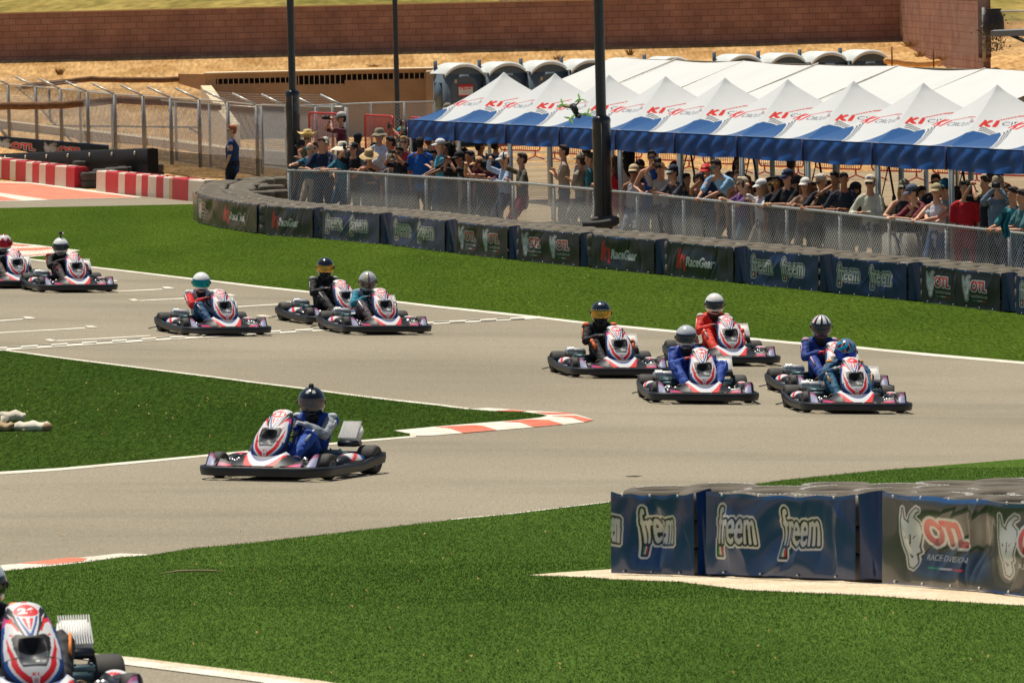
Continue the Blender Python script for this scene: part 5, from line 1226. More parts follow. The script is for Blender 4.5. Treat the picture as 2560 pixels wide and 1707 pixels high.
KD = [
 ((40, 720), 18, "25", "kart cut by the left edge, leftmost of all, red and white helmet driver", "driver cut by the left edge wearing a white helmet with red flames", (BK, S_(30, 96, 120), S_(30, 96, 120), S_(90, 78, 76)), (h_flame, V_RED), dict(lean=.04)),
 ((188.4, 730), 17, "22", "kart number 22, second from the left edge, black suited driver", "driver in black suit and white helmet with a small camera on a stalk", (BK, BK, BK, S_(66, 58, 60)), (solid(250, 250, 246), V_BLK), dict(lean=.10, cam_='ball', accent=(S_(196, 40, 44), M_BLK), hd=(0, .02))),
 ((556.7, 837.6), 20, "20", "kart number 20 with its driver in red sleeves, teal visor", "driver in white and red suit with teal mirrored visor and blue trousers", (S_(190, 196, 206), S_(222, 40, 44), S_(40, 70, 120), S_(24, 74, 116)), (solid(252, 252, 250), V_TEAL), dict(lean=.12, knees=.27, accent=(S_(222, 222, 220), S_(120, 20, 40)))),
 ((861, 810), 22, "35", "kart number 35 half hidden by the kart with the grey helmet driver", "driver all in black with glossy black helmet and gold visor", (BK, BK, BK, BK), (solid(18, 24, 34), V_GOLD), dict(lean=.06, sc=1.12, accent=(S_(170, 170, 166), M_BLK))),
 ((958.5, 834), 18, "48", "kart number 48 crossing just past the start line, overlapping another kart", "driver in teal sleeve with grey striped helmet beside the black helmet driver", (S_(140, 150, 168), S_(20, 132, 156), S_(150, 160, 186), S_(78, 66, 74)), (h_grey, V_CLR), dict(lean=.04, tilt_=-20)),
 ((1544.6, 942), 12, "49", "kart number 49 alone in the middle of the track", "driver in black suit with orange shoulders and trouser panels, dark lettered helmet", (BK, BK, BK, BK), (h_49, V_GOLD), dict(lean=.08, sc=1.1, accent=(S_(240, 110, 50), M_BLK))),
 ((1821.6, 912), 10, "42", "kart number 42 with red suited driver behind the silver helmet kart", "driver in orange red suit with dirty white helmet and black visor", (S_(216, 52, 40), S_(216, 52, 40), S_(216, 52, 40), S_(226, 60, 42)), (solid(246, 242, 236), V_BLK), dict(lean=.06, sc=1.08, accent=(S_(220, 210, 200), M_BLK))),
 ((1755, 1006), 5, "34", "kart number 34 with a blue suited driver in a silver helmet", "tall driver in blue suit with plain silver helmet and knees out", (S_(24, 62, 150), S_(24, 62, 150), S_(24, 62, 150), S_(26, 68, 160)), (solid(196, 202, 204), V_BLK), dict(lean=.10, sc=1.04, knees=.30, kz=.43, hd=(.03, .03), accent=(S_(60, 96, 180), S_(200, 80, 40)))),
 ((2095, 988), 10, "36", "kart number 36 behind and left of kart number 6", "driver in blue suit with black, white and red helmet, rearmost of the right pair", (S_(24, 60, 140), S_(24, 60, 140), S_(24, 60, 140), S_(30, 66, 150)), (h_36, V_BLK), dict(lean=.07, sc=1.12, accent=(S_(210, 170, 190), S_(200, 30, 50)))),
 ((2133.6, 1032), 7, "6", "kart number 6, rightmost and nearest of the group on the right", "driver in teal suit with orange trim and blue mirrored visor", (S_(14, 78, 116), S_(14, 78, 116), S_(14, 78, 116), S_(16, 84, 118)), (h_6, V_BLUE), dict(lean=-.02, sc=.97, tilt_=-26, hd=(.01, .06), accent=(S_(226, 160, 90), S_(190, 190, 186)))),
 ((684, 1197), -21, "31", "kart number 31 alone in the lower left turning around the grass tip", "driver in blue and grey suit with black helmet, camera on top", (S_(30, 70, 160), S_(30, 74, 166), S_(150, 158, 166), S_(30, 78, 170)), (h_blk, V_CLR), dict(lean=-.12, sc=.97, cam_='box', hd=(.01, .0), accent=(S_(190, 196, 200), S_(200, 204, 206)), headrot=R(18))),
 ((80, 1805), 12, "26", "kart number 26 cut by the bottom left corner, closest to the camera", "driver cut by the left edge with silver helmet and orange shoulder, lower left corner", (BK, BK, BK, BK), (solid(200, 208, 212), V_BLK), dict(lean=.17, sc=1.0, accent=(S_(240, 140, 60), M_BLK))),
]
for k, (ref, yaw, num, lk, ld, cols, hp, kw) in enumerate(KD):
    kt, B = kart(ref, yaw, num, lk, k); kw.setdefault('headrot', -R(yaw) * .8); driver(kt, B, ld, cols, hp, **kw)
# ================================================================ SPECTATORS
def person(x, y, off, yaw, pose, label, skinc=1, shirt=(30, 30, 34), pants=(40, 46, 60), hair=(38, 28, 22), hat=None, glasses=True, sleeve='short', longhair=False, d=None, build_=1.0, item='phone', H=None, extra=None, pin=None, group="spectators along the fence"):
    """x, y: head top in the photo; off: metres behind the fence rail"""
    rs = random.Random(int(x * 7 + y))
    if d is None:
        lo, hi = 95.0, 140.0
        for _ in range(40):
            m_ = (lo + hi) / 2; p = PD(x, y, m_); fp, dr = fence_at(p.x - off * .945); q = fp + Vector((-dr.y, dr.x, 0)) * off
            # want p.x at depth q.y
            if q.y > m_: lo = m_
            else: hi = m_
        d = (lo + hi) / 2
    p = PD(x, y, d); zg = Z(p.x, p.y) + .008; htop = p.z - zg - (.035 if hat else 0); full = 1.76 * build_ if H is None else H
    if htop > full: full = min(htop, 1.95)
    sc = min(1.08, full / 1.76); need = full - htop
    lean = min(.9, sqrt(max(0, need) * 2 / (.62 * sc)) if need > 0 else 0) if pose in ('rest', 'lean', 'phone', 'point', 'chin') else 0
    drop = (.62 * sc) * (1 - cos(lean)); kb = max(0, need - drop)     # rest by shrinking / bending knees
    if kb > .25: sc *= (1.76 * sc - (kb - .12)) / (1.76 * sc); kb = .12
    head_fwd = .62 * sc * sin(lean)
    a_ = R(yaw); f = Vector((sin(a_), -cos(a_), 0)); base = Vector((p.x, p.y, zg)) - f * head_fwd; base.z = Z(base.x, base.y) + .008
    t = thing("person", base, 0, label, "person", group); rz = pi + a_; t.rotation_euler = (0, 0, rz)
    Mi = Matrix.Rotation(-rz, 3, 'Z'); loc = lambda wv: Mi @ (Vector(wv) - base)
    V3 = Vector; hipz = .93 * sc - kb; hip = V3((0, -.02, hipz)); ax = V3((0, sin(lean), cos(lean)))
    ch_ = hip + ax * .34 * sc; nk = hip + ax * .54 * sc; hu = V3((0, sin(lean * .35), cos(lean * .35))); hc = nk + ax * .05 + hu * .125 * sc
    dz = htop - (hc.z + .123 * sc) + (zg - base.z)
    for q in (hip, ch_, nk, hc): q.z += dz
    hipz += dz; S_w = .185 * sc * build_
    shs = {sx: nk + V3((sx * S_w, .0, -.088 * sc)) for sx in (-1, 1)}
    # hand targets
    fp, dr = fence_at(p.x - off * .9); rail = FH + zg
    def railpt(dx): q = fp + dr * dx; return loc((q.x, q.y, rail + .03))
    tg = {}
    if pose in ('rest', 'lean'):
        cpt = loc((fp.x, fp.y, rail + .03))
        for sx in (-1, 1): tg[sx] = V3((sx * .10 + (cpt.x) * .3, min(max(cpt.y, .25 + head_fwd * .6), .5 + head_fwd * .8), rail - base.z + .03))
    elif pose == 'phone':
        for sx in (-1, 1): tg[sx] = hc + V3((sx * .045, .26, -.03))
    elif pose == 'phone1': tg = {1: hc + V3((.03, .30, .02)), -1: V3((-.18, .30, rail - base.z + .03))}
    elif pose == 'point': tg = {1: V3((.05, head_fwd + .62, rail - base.z + .12)), -1: V3((-.12, head_fwd + .3, rail - base.z + .03))}
    elif pose == 'cross': tg = {1: ch_ + V3((-.10, .20, .02)), -1: ch_ + V3((.10, .22, -.03))}
    elif pose == 'chin': tg = {1: hc + V3((.02, .10, -.10)), -1: V3((.05, head_fwd + .22, rail - base.z + .05))}
    elif pose == 'up': tg = {1: hc + V3((.12, .22, .16)), -1: hc + V3((-.02, .24, .12))}
    elif pose == 'hip': tg = {1: hip + V3((.19, .06, .02)), -1: hip + V3((-.20, .12, -.05))}
    else: tg = {1: hip + V3((.23, .06, -.16)), -1: hip + V3((-.23, .04, -.17))}
    arms = []
    for sx in (-1, 1):
        pole = (sx * .8, -.3, -.8) if pose != 'phone' else (sx * .9, .1, -1); el, hn = two_bone(shs[sx], tg[sx], .29 * sc, .25 * sc, pole); arms.append((sx, shs[sx], el, hn))
    body = MB(); hr = rs.uniform(-.25, .25) if pose != 'phone' else 0; Mh = Matrix.Rotation(hr, 3, 'Z') @ Matrix.Rotation(-lean * .35 + rs.uniform(-.12, .05), 3, 'X'); hs = 1.07 * (.92 + .08 * sc)
    head_blob(body, hc, Mh, hs); body.tube([nk - V3((0, 0, .05)), nk.lerp(hc, .6)], [.062 * sc, .055 * sc], 10)
    body.tube([hip, ch_, nk], [.11, .125, .07], 12, cap='round', flat=(1.1, .8, (1, 0, 0)))
    for sx, sh, el, hn in arms:
        body.tube([nk + V3((sx * .05, 0, -.03)), sh, sh.lerp(el, .4), el, el.lerp(hn, .35), hn], [.05, .052, .048 * build_, .038, .037, .024], 10, cap='round')
        hand(body, hn, hn + (hn - el), -sx, .8 if pose.startswith('phone') or pose in ('chin', 'rest') else .4, 1.05)
    fts = []
    for sx in (-1, 1):
        hj = hip + V3((sx * .09 * sc, 0, -.03)); ft_ = V3((sx * (.12 + rs.uniform(-.02, .05)), -head_fwd * .35 + rs.uniform(-.08, .08), .075)); kn, ft2 = two_bone(hj, ft_, .44 * sc, .43 * sc, (sx * .1, 1, 0)); fts.append((sx, hj, kn, ft2)); body.tube([hj, kn, ft2], [.08, .055, .04], 8, cap='round')
    rem(body.build("body", skin(skinc), t), .0135, 1)
    # clothes
    sm_ = cm(*shirt, .85, var=.14, vs=10); pm = cm(*pants, .85, var=.14, vs=10); bw = build_
    s2 = MB(); s2.tube([hip - V3((0, .0, .10 * sc)), hip + V3((0, 0, .06)), hip.lerp(ch_, .6), ch_, nk - ax * .07, nk - ax * .01], [.146 * bw, .138 * bw, .140 * bw, .150 * bw, .112, .062], 14, flat=(1.12, .78, (1, 0, 0)), cap='round')
    if sleeve != 'none':
        for sx, sh, el, hn in arms:
            s2.tube([nk + V3((sx * .05, 0, -.035)), nk.lerp(sh, .55) + V3((0, 0, .012)), sh + V3((0, 0, .003)), sh.lerp(el, .5), sh.lerp(el, .78)], [.045, .052, .060, .060, .062], 10, cap='round')
            if sleeve == 'long': s2.tube([sh.lerp(el, .7), el, el.lerp(hn, .5), el.lerp(hn, .92)], [.060, .054, .048, .038], 10, cap='round')
    folds(rem(s2.build("dress" if extra == 'dress' else "shirt", sm_, t), .017, 2), .022, .08)
    tr = MB(); tr.tube([hip - V3((0, 0, .06)), hip + V3((0, 0, .06))], [.142 * bw, .136 * bw], 12, flat=(1.1, .82, (1, 0, 0)), cap='round')
    for sx, hj, kn, ft_ in fts: tr.tube([hj, hj.lerp(kn, .5), kn, kn.lerp(ft_, .5), ft_ + V3((0, 0, .02))], [.10 * bw, .088 * bw, .072, .066, .058], 10, cap='round')
    folds(rem(tr.build("trousers", pm, t), .02, 2), .02, .09)
    for sx, hj, kn, ft_ in fts: MB().tube([ft_ + V3((0, -.05, -.03)), ft_ + V3((0, .06, -.035)), ft_ + V3((0, .15, -.045))], [.045, .045, .035], 10, cap='round', flat=(.9, 1.1, (0, 0, 1))).build("shoe", cm(*rs.choice([(40, 40, 44), (210, 208, 200), (70, 60, 54)])), t)
    P_ = lambda o_: hc + Mh @ (V3(o_) * hs)
    # hair
    hm = cm(*hair, .8, var=.3, vs=40, bump=.4, bs=60)
    if hair and hair != (0, 0, 0):
        hb = MB(); hb.ell(P_((0, -.020, .048)), (.083 * hs, .096 * hs, .086 * hs), 16, 10, M=Mh, z0=-.25)
        hb.ell(P_((0, -.045, -.005)), (.078 * hs, .066 * hs, .080 * hs), 12, 8, M=Mh)
        if not hat: hb.ell(P_((.01, .035, .100)), (.066 * hs, .050 * hs, .034 * hs), 12, 8, M=Mh)
        if longhair:
            hb.tube([P_((0, -.06, .04)), P_((0, -.095, -.10)), P_((0, -.10, -.25)), P_((0, -.09, -.36))], [.075, .09, .08, .03], 12, flat=(1.2, .55, (1, 0, 0)), cap='round')
            for sx in (-1, 1): hb.tube([P_((sx * .07, -.01, .05)), P_((sx * .088, .0, -.06)), P_((sx * .085, .01, -.20)), P_((sx * .075, .02, -.28))], [.03, .032, .028, .012], 8, cap='round')
        if longhair == 'curly':
            for k in range(46): q = rs.uniform(0, 2 * pi); e = rs.uniform(-.5, 1.3); hb.ell(P_((.105 * cos(q) * cos(e), -.02 + .11 * sin(q) * cos(e) * (1 if sin(q) < 0 else .55), .05 + .10 * sin(e))), (.026, .026, .026), 7, 5)
        folds(rem(hb.build("hair", hm, t), .012, 1), .02, .03)
    if glasses:
        g = MB()
        for sx in (-1, 1): g.ell(P_((sx * .034, .092, .004)), (.031 * hs, .012, .021 * hs), 10, 6, M=Mh); g.tube([P_((sx * .064, .085, .008)), P_((sx * .078, -.01, .01))], .004, 5)
        g.tube([P_((-.015, .10, .008)), P_((.015, .10, .008))], .005, 5); g.build("sunglasses", glasses if not isinstance(glasses, bool) else mat("shades", (.008, .009, .012), .12, coat=.6), t)
    if hat:
        ht, hcx = hat[0], cm(*hat[1], .85, var=.12, vs=12); top = P_((0, -.012, .070))
        if ht in ('cap', 'trucker', 'backcap'):
            sg = -1 if ht == 'backcap' else 1
            h = MB(); h.ell(top, (.092 * hs, .108 * hs, .088 * hs), 18, 9, M=Mh, z0=-.12); h.ell(top + Mh @ V3((0, 0, .088 * hs)), (.01, .01, .006), 8, 4); c = h.build("cap", hcx, t)
            br = []; n = 13
            for j in range(5):
                r_ = j / 4; row = []
                for i in range(n): th = pi / 2 + (-1 + 2 * i / (n - 1)) * 1.05; row.append(top + Mh @ V3((.092 * hs * cos(th) * (1 + .05 * r_), sg * (.104 * sin(th) + r_ * .082 * max(0, sin(th)) ** 1.5) * hs, -.008 - .028 * r_ * r_ - .02 * abs(cos(th)) ** 2 * r_)))
                br.append(row)
            bb = MB().grid(br); bb.grid([[q - V3((0, 0, .006)) for q in r] for r in br], flip=True); bb.build("brim", cm(*(hat[2] if len(hat) > 2 else hat[1]), .8), c)
            if len(hat) > 3: MB().bbox(top + Mh @ V3((0, .100 * hs, .035)), (.06, .012, .036), .004, M=Mh @ Matrix.Rotation(.35, 3, 'X')).build("cap_patch", cm(*hat[3]), c)
        else:
            bw_, ch2, dr_ = {'bucket': (.155, .10, .05), 'sun': (.24, .10, .07), 'straw': (.20, .11, .035), 'cowboy': (.215, .125, -.04)}[ht]; prof = [(.0, ch2 + .0), (.055, ch2), (.082, ch2 - .015), (.094, .02), (.099, .0)]
            h = MB(); V = []; seg = 28; pr = prof + [(.099 + (bw_ - .099) * k / 5, -dr_ * (k / 5) ** 1.4) for k in range(1, 6)]
            G = [[top + Mh @ (V3((r_ * cos(q), r_ * 1.12 * sin(q), z + (.05 * abs(cos(q)) ** 3 * ((r_ - .1) / .115) if ht == 'cowboy' and r_ > .1 else 0) + (.008 * math.sin(q * 5) if r_ > .12 else 0) - (.025 if ht == 'cowboy' and r_ < .05 else 0))) * hs) for q in np.linspace(0, 2 * pi, seg + 1)] for r_, z in pr]
            h.grid(G); h.grid([[q - V3((0, 0, .006)) for q in r] for r in G], flip=True); h.build({'bucket': "bucket_hat", 'sun': "sun_hat", 'straw': "straw_hat", 'cowboy': "cowboy_hat"}[ht], hcx, t)
            MB().tube([top + Mh @ V3((.098 * cos(q), .110 * sin(q), .012)) for q in np.linspace(0, 2 * pi, 21)[:-1]], .008, 6, closed=True).build("hat_band", cm(60, 50, 42), t.children[-1] if False else t)
    if pin: # wristband
        for sx, sh, el, hn in arms:
            if sx == pin[0]: MB().tube([el.lerp(hn, .86), el.lerp(hn, .93)], [.032, .030], 10).build("wristband", cm(*pin[1], .5), t)
    if pose.startswith('phone') or pose == 'up':
        q = arms[1][3]; c = (arms[0][3] + arms[1][3]) / 2 if pose != 'phone1' else arms[1][3]; c = base + Matrix.Rotation(rz, 3, 'Z') @ (c + V3((0, .075, .07)))
        nm = {'phone': ("smartphone", (.15, .012, .075) if pose == 'phone' else (.075, .012, .15), "phone"), 'camera': ("camera", (.14, .10, .09), "camera")}[item]
        ph = thing(nm[0], c, rz, ("dark phone" if item == 'phone' else "black camera") + " held up by the " + label.split(",")[0][:70], nm[2]) if False else None
        lb = ("phone held by " if item == 'phone' else "camera held by ") + " ".join(label.split()[:12])
        ph = thing(nm[0], c, rz, lb, nm[2]); MB().bbox((0, 0, 0), nm[1], .006).build("case", M_BLK, ph)
        if item == 'phone': MB().box((0, -.008, 0), (nm[1][0] * .9, .002, nm[1][2] * .88)).build("screen", mat("phone_screen", (.05, .09, .12), .1), ph, False)
        else: MB().lathe([(.036, 0), (.036, .07), (.030, .072)], 14, M=Matrix.Rotation(-pi / 2, 3, 'X'), c=(0, .05, 0)).build("lens", M_BLK, ph)
    if extra == 'jersey':
        A = text_tris("Los", .01); Bq = text_tris("Angeles", .01); m_ = MB()
        for T_, x0, x1, z0_, z1_ in ((A, .10, .02, .30, .37), (Bq, .08, -.10, .20, .28)):
            for tr_ in T_: m_.add([hip + V3((x0 + (x1 - x0) * q[0], .152 * bw, (z0_ + (z1_ - z0_) * q[1]) * sc)) for q in tr_], [(0, 1, 2)])
        m_.build("jersey_lettering", cm(190, 215, 235), t, False)
    return t
BLU, YEL = (40, 150, 190), (200, 210, 60)
PP = [
 (767.6, 328, .95, -20, 'cross', "man in wide straw cowboy hat and olive vest behind the padded pole", 1, (86, 92, 70), (60, 60, 62), (120, 110, 100), ('cowboy', (222, 196, 130)), True, 'none', {}),
 (752, 350, 1.5, -50, 'stand', "man in dark cap half hidden left of the cowboy hat man", 2, (70, 74, 60), (50, 50, 56), (30, 26, 24), ('cap', (34, 36, 42)), True, 'short', {}),
 (773, 358, .35, -38, 'point', "bald man in teal polo with blue sunglasses leaning on the fence end", 0, (30, 92, 118), (190, 170, 140), None, None, V_TEAL, 'short', {'pin': (1, (220, 220, 220))}),
 (803, 345, .45, -12, 'rest', "brown haired man in navy polo leaning on the fence end", 1, (20, 40, 72), (60, 66, 80), (88, 56, 36), None, False, 'short', {'pin': (-1, BLU)}),
 (812, 342, 1.2, -10, 'stand', "man in pale grey cap and white shirt behind the navy polo man", 1, (206, 206, 208), (70, 70, 74), (60, 50, 42), ('cap', (196, 192, 180)), True, 'short', {}),
 (853, 356, .40, -50, 'rest', "woman in wide cream sun hat and teal top leaning on the fence", 0, (44, 118, 138), (40, 80, 110), (150, 110, 80), ('sun', (232, 220, 196)), False, 'short', {'pin': (1, BLU)}),
 (882, 356, .45, -25, 'phone1', "man in black cap with a white letter raising a phone", 1, (20, 20, 24), (30, 32, 38), (40, 28, 22), ('cap', (20, 22, 28), (20, 22, 28), (220, 220, 220)), False, 'short', {'pin': (1, BLU)}),
 (895, 330, 1.3, 160, 'stand', "man seen from behind in dark cap and grey tee", 2, (78, 80, 88), (60, 60, 66), (34, 28, 26), ('cap', (26, 30, 40)), False, 'short', {'build_': 1.1}),
 (922, 376, .35, -8, 'rest', "person in straw sun hat with open mouth and black sleeveless top", 1, (30, 34, 44), (60, 60, 70), (90, 60, 40), ('straw', (196, 166, 116)), True, 'none', {'pin': (1, (210, 60, 50))}),
 (946, 322, 1.1, -30, 'rest', "tall grey bearded man in khaki bucket hat and white shirt", 1, (214, 216, 222), (120, 110, 96), (150, 146, 140), ('bucket', (150, 140, 112)), True, 'long', {}),
 (973, 342, .9, -70, 'stand', "short haired man in profile wearing pale lavender tee", 2, (178, 176, 196), (60, 60, 70), (34, 28, 26), None, False, 'short', {}),
 (977, 384, .75, -20, 'stand', "man in grey green cap low beside the phone man in black tee", 1, (120, 116, 104), (60, 60, 66), (50, 40, 34), ('cap', (92, 104, 92)), False, 'short', {}),
 (997, 368, .40, -25, 'phone', "man in black tee with sunglasses framing a photo, elbows wide", 2, (28, 28, 34), (36, 40, 50), (26, 22, 22), None, True, 'short', {'pin': (-1, YEL)}),
 (1009.5, 341, 1.0, -5, 'stand', "blonde woman in red patterned sleeveless top", 0, (200, 56, 58), (120, 60, 56), (206, 166, 116), None, True, 'none', {}),
 (1002.5, 317, 2.0, -60, 'up', "man in teal cap with pink brim at the back", 2, (110, 108, 96), (60, 60, 66), (40, 34, 30), ('cap', (24, 156, 156), (226, 50, 110)), False, 'short', {}),
 (1033, 310, 1.8, -60, 'up', "man in camouflage cap and black tee filming with raised arms", 1, (24, 26, 32), (40, 44, 54), (60, 44, 34), ('cap', (128, 114, 86)), V_BLUE, 'short', {'pin': (1, YEL)}),
 (1050, 344, .8, 172, 'stand', "dark haired person in bright blue tee seen from behind at the first tent leg", 2, (22, 92, 178), (30, 32, 38), (24, 20, 22), None, False, 'short', {'build_': 1.12}),
 (1075, 338, 1.9, 150, 'stand', "bare shouldered woman in black top behind the first tent leg", 0, (24, 24, 30), (40, 40, 48), (110, 70, 50), None, False, 'none', {}),
 (1097, 346, .9, -75, 'cross', "woman in white visor cap and turquoise tee holding a cup", 0, (52, 150, 178), (40, 70, 100), (170, 130, 90), ('cap', (226, 226, 226)), False, 'short', {}),
 (1118.6, 358, .6, -70, 'rest', "person with round black curly hair and black tee", 3, (18, 18, 22), (30, 30, 36), (14, 12, 12), None, False, 'short', {'longhair': 'curly'}),
 (1128, 338, 2.2, 140, 'stand', "tall man in navy shirt in the shade of the first tent", 2, (26, 36, 60), (40, 44, 54), (30, 26, 24), None, False, 'short', {'build_': 1.1}),
 (1146.6, 378, .45, -60, 'phone', "man in black cap with white swoosh leaning with a phone", 2, (22, 26, 36), (34, 38, 50), (30, 24, 22), ('cap', (22, 26, 36), (22, 26, 36)), False, 'short', {}),
 (1172, 379, .6, -65, 'stand', "dark haired man looking down beside the second tent leg", 2, (30, 34, 46), (40, 44, 56), (26, 22, 24), None, False, 'short', {}),
 (1194, 392, .35, -72, 'phone', "woman in tan cap stretching bare arms over the fence with a phone", 1, (196, 150, 110), (90, 130, 170), (40, 28, 24), ('cap', (216, 170, 120)), False, 'none', {'pin': (1, YEL)}),
 (1202, 352, 2.6, 120, 'stand', "left one of two people in bright blue tees under the second tent", 2, (20, 92, 180), (40, 46, 60), (34, 28, 26), None, False, 'short', {'build_': 1.15}),
 (1240, 350, 2.6, 150, 'stand', "right one of two people in bright blue tees under the second tent", 1, (22, 104, 196), (40, 46, 60), (34, 28, 26), None, False, 'short', {'build_': 1.2}),
 (1222.5, 387, .5, -55, 'phone1', "person in black bucket hat and maroon top with a phone", 3, (92, 32, 52), (34, 36, 46), (20, 18, 18), ('bucket', (40, 42, 44)), False, 'short', {}),
 (1257, 382, .30, -68, 'phone1', "man in white cap and pale blue long sleeved shirt, arm over the fence", 1, (176, 196, 224), (36, 60, 96), (50, 38, 32), ('cap', (226, 224, 216)), False, 'long', {}),
 (1301.6, 383, .32, -75, 'phone1', "brown haired man in olive tee and maroon trousers holding a phone out", 1, (92, 88, 72), (140, 36, 56), (62, 42, 32), None, False, 'short', {'build_': 1.08}),
 (1406, 363, .7, -88, 'cross', "dark haired man in beige tee, arms folded, profile to the left", 1, (170, 152, 136), (90, 96, 110), (52, 38, 34), None, False, 'short', {'build_': 1.06}),
 (1449.5, 381, .8, -120, 'cross', "man in mesh trucker cap and khaki shirt seen from behind", 1, (150, 140, 122), (80, 84, 96), (60, 44, 36), ('trucker', (150, 136, 112)), False, 'short', {'build_': 1.08}),
 (1466, 364, 1.6, 170, 'stand', "man in pale cap behind the tall padded pole", 1, (200, 204, 212), (80, 84, 92), (60, 50, 44), ('cap', (216, 214, 206)), False, 'short', {}),
 (1473, 383, .9, -100, 'stand', "man in teal shirt touching the left side of the padded pole", 1, (36, 110, 118), (60, 66, 80), (60, 44, 36), None, False, 'short', {}),
 (1530, 390, .8, -120, 'phone1', "woman with long brown hair in a red sleeveless dress", 1, (206, 24, 40), (200, 24, 40), (66, 34, 26), None, False, 'none', {'longhair': True, 'extra': 'dress'}),
 (1572, 375, 1.4, 170, 'stand', "person with curly dark hair behind the tent leg right of the pole", 2, (190, 170, 150), (70, 70, 80), (26, 20, 20), None, False, 'short', {'longhair': 'curly'}),
 (1583, 411, .5, -20, 'stand', "woman in beige cap and white top beside the blue jersey man", 2, (214, 210, 206), (120, 130, 150), (30, 24, 22), ('cap', (208, 184, 146)), True, 'none', {}),
 (1599, 399, .9, -10, 'stand', "dark haired man in sunglasses behind the beige cap woman", 2, (34, 34, 40), (40, 44, 54), (22, 18, 18), ('backcap', (26, 26, 30)), True, 'short', {}),
 (1629, 377, .45, -8, 'rest', "tall man in blue basketball jersey with white script lettering", 1, (24, 66, 136), (24, 60, 120), (30, 24, 24), None, True, 'none', {'extra': 'jersey', 'pin': (-1, (190, 170, 60))}),
 (1650, 406, .55, 0, 'up', "man in black cap filming with a raised camera and dark wrist watch", 1, (186, 176, 170), (70, 70, 80), (30, 24, 22), ('backcap', (30, 30, 34)), False, 'short', {'item': 'camera', 'pin': (1, (20, 20, 24))}),
 (1680, 412, .35, -55, 'rest', "man in grey fronted navy cap and charcoal tee leaning forward", 1, (62, 64, 76), (60, 74, 100), (50, 34, 28), ('cap', (26, 40, 60), (170, 168, 160), (180, 178, 170)), True, 'short', {}),
 (1687, 404, 1.1, 20, 'stand', "person in maroon cap behind the leaning charcoal tee man", 2, (60, 50, 56), (50, 50, 60), (30, 24, 24), ('cap', (90, 40, 48)), False, 'short', {}),
 (1749, 436, .5, 10, 'phone1', "low child in front of the red cap teenager holding a phone", 2, (90, 70, 60), (60, 60, 70), (50, 36, 30), None, True, 'none', {'H': 1.45}),
 (1763, 411, .6, -15, 'stand', "teenager in red cap and navy tee with white sleeves", 1, (30, 46, 80), (90, 100, 120), (50, 34, 28), ('cap', (216, 34, 36), (206, 40, 40), (230, 160, 150)), False, 'short', {}),
 (1789, 399, .38, -42, 'rest', "big man in pale blue polo and mirrored sunglasses leaning over the fence", 1, (146, 190, 226), (84, 84, 82), (50, 36, 32), None, V_TEAL, 'short', {'build_': 1.22, 'pin': (1, BLU)}),
 (1845, 392, 1.3, -10, 'stand', "person with dark shoulder length locks in beige tank top", 3, (196, 172, 140), (110, 100, 90), (22, 18, 18), None, True, 'none', {'longhair': True}),
 (1846, 427, .8, -5, 'stand', "brown haired child directly below the dark locks person", 1, (150, 100, 84), (80, 80, 90), (92, 56, 38), None, False, 'none', {'H': 1.5}),
 (1852.7, 445, .35, -65, 'rest', "woman with short curly grey hair and purple top", 0, (110, 70, 130), (70, 100, 130), (206, 190, 160), None, True, 'short', {'H': 1.6}),
 (1900, 449, .38, -60, 'phone1', "woman in white cap with ponytail filming with a red phone", 1, (214, 214, 216), (160, 150, 140), (150, 120, 84), ('cap', (232, 230, 226)), False, 'short', {'longhair': True, 'H': 1.62, 'pin': (1, BLU)}),
 (1942, 442, .45, -15, 'stand', "woman with long black hair and yellow mirrored glasses", 2, (26, 28, 38), (30, 32, 42), (20, 16, 18), None, V_GOLD, 'short', {'longhair': True, 'H': 1.62}),
 (1966, 422, .40, -48, 'rest', "man in navy cap and black shirt with logos on the sleeve", 1, (20, 22, 30), (36, 40, 52), (60, 44, 36), ('cap', (24, 40, 72), (24, 40, 72), (120, 160, 190)), V_BLUE, 'short', {'pin': (1, YEL)}),
 (1979, 393, 2.0, 165, 'stand', "person with hair bun in grey tank top seen from behind", 1, (150, 134, 114), (110, 100, 96), (60, 40, 32), None, False, 'none', {}),
 (2012, 445, .5, -20, 'rest', "woman in plain white cap between two tent legs", 1, (150, 120, 96), (60, 60, 70), (120, 84, 60), ('cap', (232, 228, 220)), False, 'short', {'longhair': True, 'H': 1.6}),
 (2051, 435, .40, -38, 'rest', "grey haired man in dark sunglasses and navy tee leaning on the fence", 1, (30, 36, 52), (60, 66, 80), (214, 206, 190), None, True, 'short', {'build_': 1.1}),
 (2086, 431, .5, -25, 'chin', "young man resting his chin on his fist", 2, (52, 58, 72), (40, 44, 56), (30, 22, 22), None, False, 'short', {}),
 (2109, 432, .42, -8, 'rest', "young man with parted dark hair and charcoal navy tee", 2, (38, 46, 62), (40, 44, 56), (34, 26, 26), None, False, 'short', {}),
 (2174, 436, .38, -20, 'rest', "smiling man in trucker cap and open cream shirt", 1, (206, 206, 186), (40, 44, 52), (40, 30, 28), ('trucker', (214, 200, 170), (206, 190, 160), (70, 80, 170)), True, 'long', {}),
 (2259, 448, .6, -15, 'rest', "woman in grey cap and sunglasses behind the maroon tee man", 0, (40, 40, 46), (60, 60, 70), (180, 150, 100), ('cap', (120, 116, 100)), True, 'none', {'longhair': True}),
 (2279, 459, .38, -60, 'lean', "man in slate blue cap and maroon tee bending over the fence", 0, (120, 40, 52), (50, 50, 60), (40, 30, 28), ('cap', (84, 96, 116)), False, 'short', {'build_': 1.12}),
 (2339, 436, 1.2, -5, 'stand', "dark haired man in black sunglasses at the back, right of the maroon tee", 1, (30, 44, 66), (60, 66, 80), (34, 26, 26), None, True, 'short', {}),
